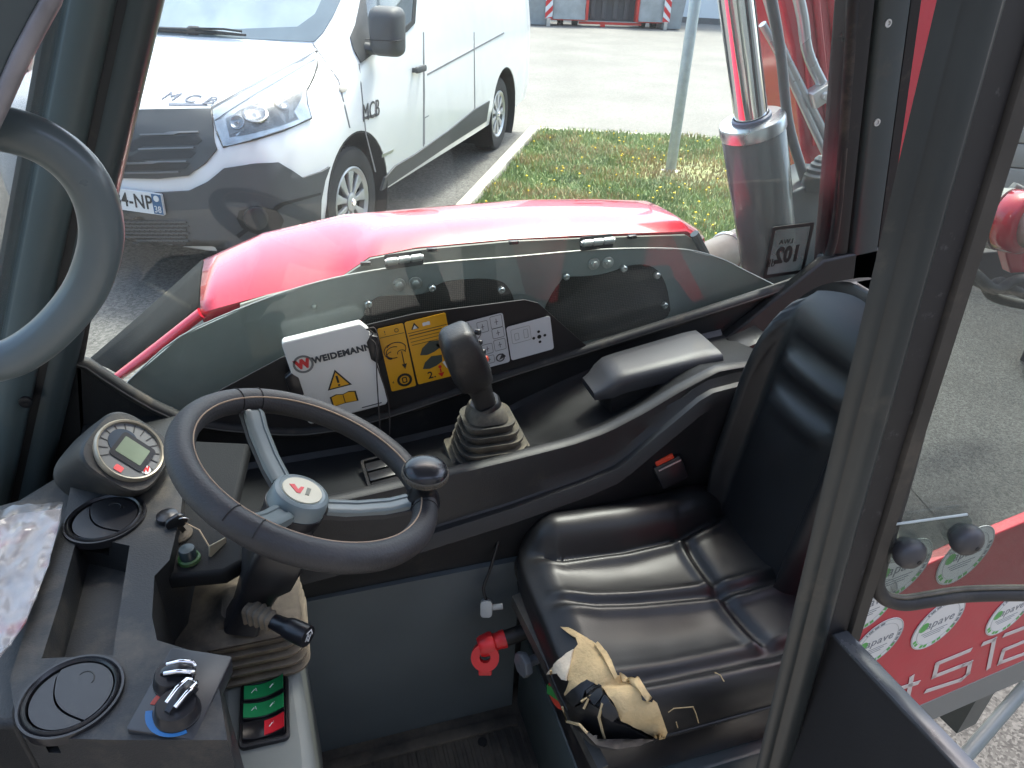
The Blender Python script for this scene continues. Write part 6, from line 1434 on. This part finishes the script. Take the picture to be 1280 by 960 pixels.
for (px, py), rpx, where in stk_px:
    c = r2(px, py); tpt = r2(px, py-rpx); r = .066 if rpx > 37 else .060
    sti = thing('inspection_sticker', 'round white inspection sticker on red panel, '+where, 'sticker', MR @ Vector((c[0], c[1], 0)), 'round inspection stickers')
    Msx = MR @ Matrix.Translation((c[0], c[1], .0008))
    mb = MB(Msx); mb.prism(circ(r, 44), 0, .0008); mb.build('disc', WHT(), sti, smooth=0)
    mb = MB(Msx); mb.ring(circ(r*.985, 44), circ(r*.955, 44), .0008, .0012); mb.ring(circ(r*.80, 44), circ(r*.785, 44), .0008, .0012); mb.build('ring_print', pmat('ring_grey', (.45, .47, .48), .5), sti, smooth=0)
    mb = MB(Msx); mb.text('apave', r*.50, Matrix.Translation((r*.06, r*.12, .0008)), .0004, xs=.95)
    for k, yy in enumerate((-.22, -.31, -.40)): mb.box((r*-.05, r*yy, .001), (r*(1.05-.2*k), r*.022, .0004))
    for k in range(26):
        a_ = R(95+k*3.6 if k < 13 else 20-k*3.4+40)
        mb.box((0, 0, .001), (r*.045, r*.09, .0004), Matrix.Rotation(a_-math.pi/2, 4, 'Z') @ Matrix.Translation((0, r*.875, 0))) if k % 4 != 3 else None
    mb.build('lettering', gy_, sti, smooth=0)
    mb = MB(Msx); mb.prism(circ(r*.19, 18, (-r*.62, r*.10)), .0008, .0011)
    for k in range(12):
        a_ = R(200+k*12); mb.box((0, 0, .001), (r*.13, r*.11, .0004), Matrix.Rotation(a_-math.pi/2, 4, 'Z') @ Matrix.Translation((0, r*.875, 0))) if k % 3 else None
    mb.build('green_print', gs_, sti, smooth=0)
numm = pmat('silver_numerals', (.62, .57, .55), .65, var=.04)
# numerals cut like the photo: open strokes leaning forward
def stroke(mb, pts, w):
    for (x0, y0), (x1, y1) in zip(pts, pts[1:]):
        d = Vector((x1-x0, y1-y0)).normalized(); nx, ny = -d.y*w/2, d.x*w/2; ex, ey = d.x*w*.5, d.y*w*.5
        mb.prism([(x0-ex+nx, y0-ey+ny), (x1+ex+nx, y1+ey+ny), (x1+ex-nx, y1+ey-ny), (x0-ex-nx, y0-ey-ny)], .001, .0017)
def glyph(px0, pts, hpx):
    """strokes given in photo points on the panel"""
    mb = MB(MR); q = [r2(*p) for p in pts]; stroke(mb, q, .0125); return mb.build('numeral', numm, rp, smooth=0)
glyph(0, [(1211, 812.5), (1171, 829), (1167, 845), (1203, 831), (1212, 828), (1209, 842), (1201, 849), (1158, 863)], 0)
glyph(0, [(1229, 804), (1242, 799), (1235, 834)], 0)
glyph(0, [(1256, 793), (1296, 778), (1290, 797), (1254, 812), (1249, 828), (1292, 812)], 0)
glyph(0, [(1127, 859), (1146, 853)], 0); glyph(0, [(1139, 846), (1134, 872)], 0)
# lower chassis and implement coupling behind the machine
YI = 2.3
im = thing('quick_coupler', 'dusty grey drum with a red lever plate behind the door glass', 'implement', AY(1270, 420, YI))
gd = pmat('dusty_drum_grey', (.30, .31, .29), .6, var=.15, dust=(.4, (.4, .38, .33), 6))
a, b = AY(1170, 262, YI+.2), AY(1258, 275, YI-.1); r_ = .16
mb = MB(); mb.cyl(a-(b-a)*.6, b, r_*.62, 26, r_*.8); mb.build('drum', gd, im, smooth=50)
b2 = b+(b-a).normalized()*.22
mb = MB(); mb.cyl(b, b+(b-a).normalized()*.10, r_*.8, 28, bev=.012); cl = mb.build('red_collar', RED(), im, smooth=50)
mb = MB(); mb.cyl(b+(b-a).normalized()*.07, b2, r_*.62, 24, r_*.55, bev=.01); mb.build('hub_end', pmat('cream_hub', (.42, .42, .34), .55), im, smooth=50)
def flat(name, pxs, Y, th, m, par, bev=.006):
    q = [AY(*p, Y) for p in pxs]; mb = MB(Matrix(((1, 0, 0, 0), (0, 0, -1, Y+th), (0, 1, 0, 0), (0, 0, 0, 1)))); mb.prism([(p.x, p.z) for p in q], 0, th); return mb.build(name, m, par, bev=bev, smooth=40)
flat('red_arm', [(1255, 290), (1290, 280), (1300, 340), (1264, 342), (1258, 320)], YI-.15, .05, RED(), im)
lv = flat('lever_plate', [(1236, 240), (1240, 215), (1248, 190), (1252, 182), (1257, 184), (1259, 196), (1255, 215), (1250, 240)], YI+.1, .025, RED(), im)
mb = MB(); p = AY(1250, 198, YI+.09); mb.prism(rrect(.018, .05, .008), 0, .01, frame(p, (.95, 0, .25), None, (0, -1, 0))); mb.build('slot', BLKI(), lv)
mb = MB(); a, b = AY(1206, 318, YI), AY(1226, 300, YI); mb.cyl(a, b, .02, 14); mb.build('bright_pin', CHROME(), im)
flat('frame_plate', [(1205, 318), (1300, 310), (1300, 372), (1240, 368), (1212, 345)], YI+.12, .06, pmat('dark_coupler', (.03, .026, .026), .6, dust=(.15, DUST, 6)), im)
for k, pth in enumerate(([(1205, 330), (1222, 345), (1245, 362), (1270, 350), (1300, 348)], [(1210, 345), (1235, 358), (1250, 352), (1262, 360), (1290, 372)], [(1195, 318), (1210, 338), (1228, 352), (1244, 372), (1296, 384)])):
    mb = MB(); mb.tube(smoothpath([AY(*p, YI-.2+.04*k) for p in pth], 5), .022, 10); mb.build('hose', pmat('dusty_hose', (.06, .06, .055), .7, dust=(.35, (.25, .24, .2), 10)), im, smooth=60)
mb = MB(); mb.tube([AY(1276, 236, YI), AY(1268, 232, YI), AY(1262, 238, YI), AY(1268, 246, YI)], .014, 10); mb.build('lug', gd, im, smooth=60)
mb = MB(); p = AY(1250, 420, YI+.4); mb.box((p.x+.62, p.y, .35), (.3, .3, .7)); mb.build('stand', pmat('dark_coupler', (0,)*3), im)
# lighter ground sheet whose curved edge paints the implement's shadow line
pa_ = pmat('lit_ground_asphalt', (.06, .061, .058), .9, var=.25, vs=2, bump=.9, bs=50); speckle(pa_, 120, 1, .5, 1.5)
sheet('lit_ground_sheet', [tuple(AZ(*p, .008))[:2] for p in ((1130, 600), (1185, 404), (1200, 407), (1225, 425), (1262, 452), (1283, 482), (1330, 560), (1330, 640), (1200, 680))], .008, pa_)
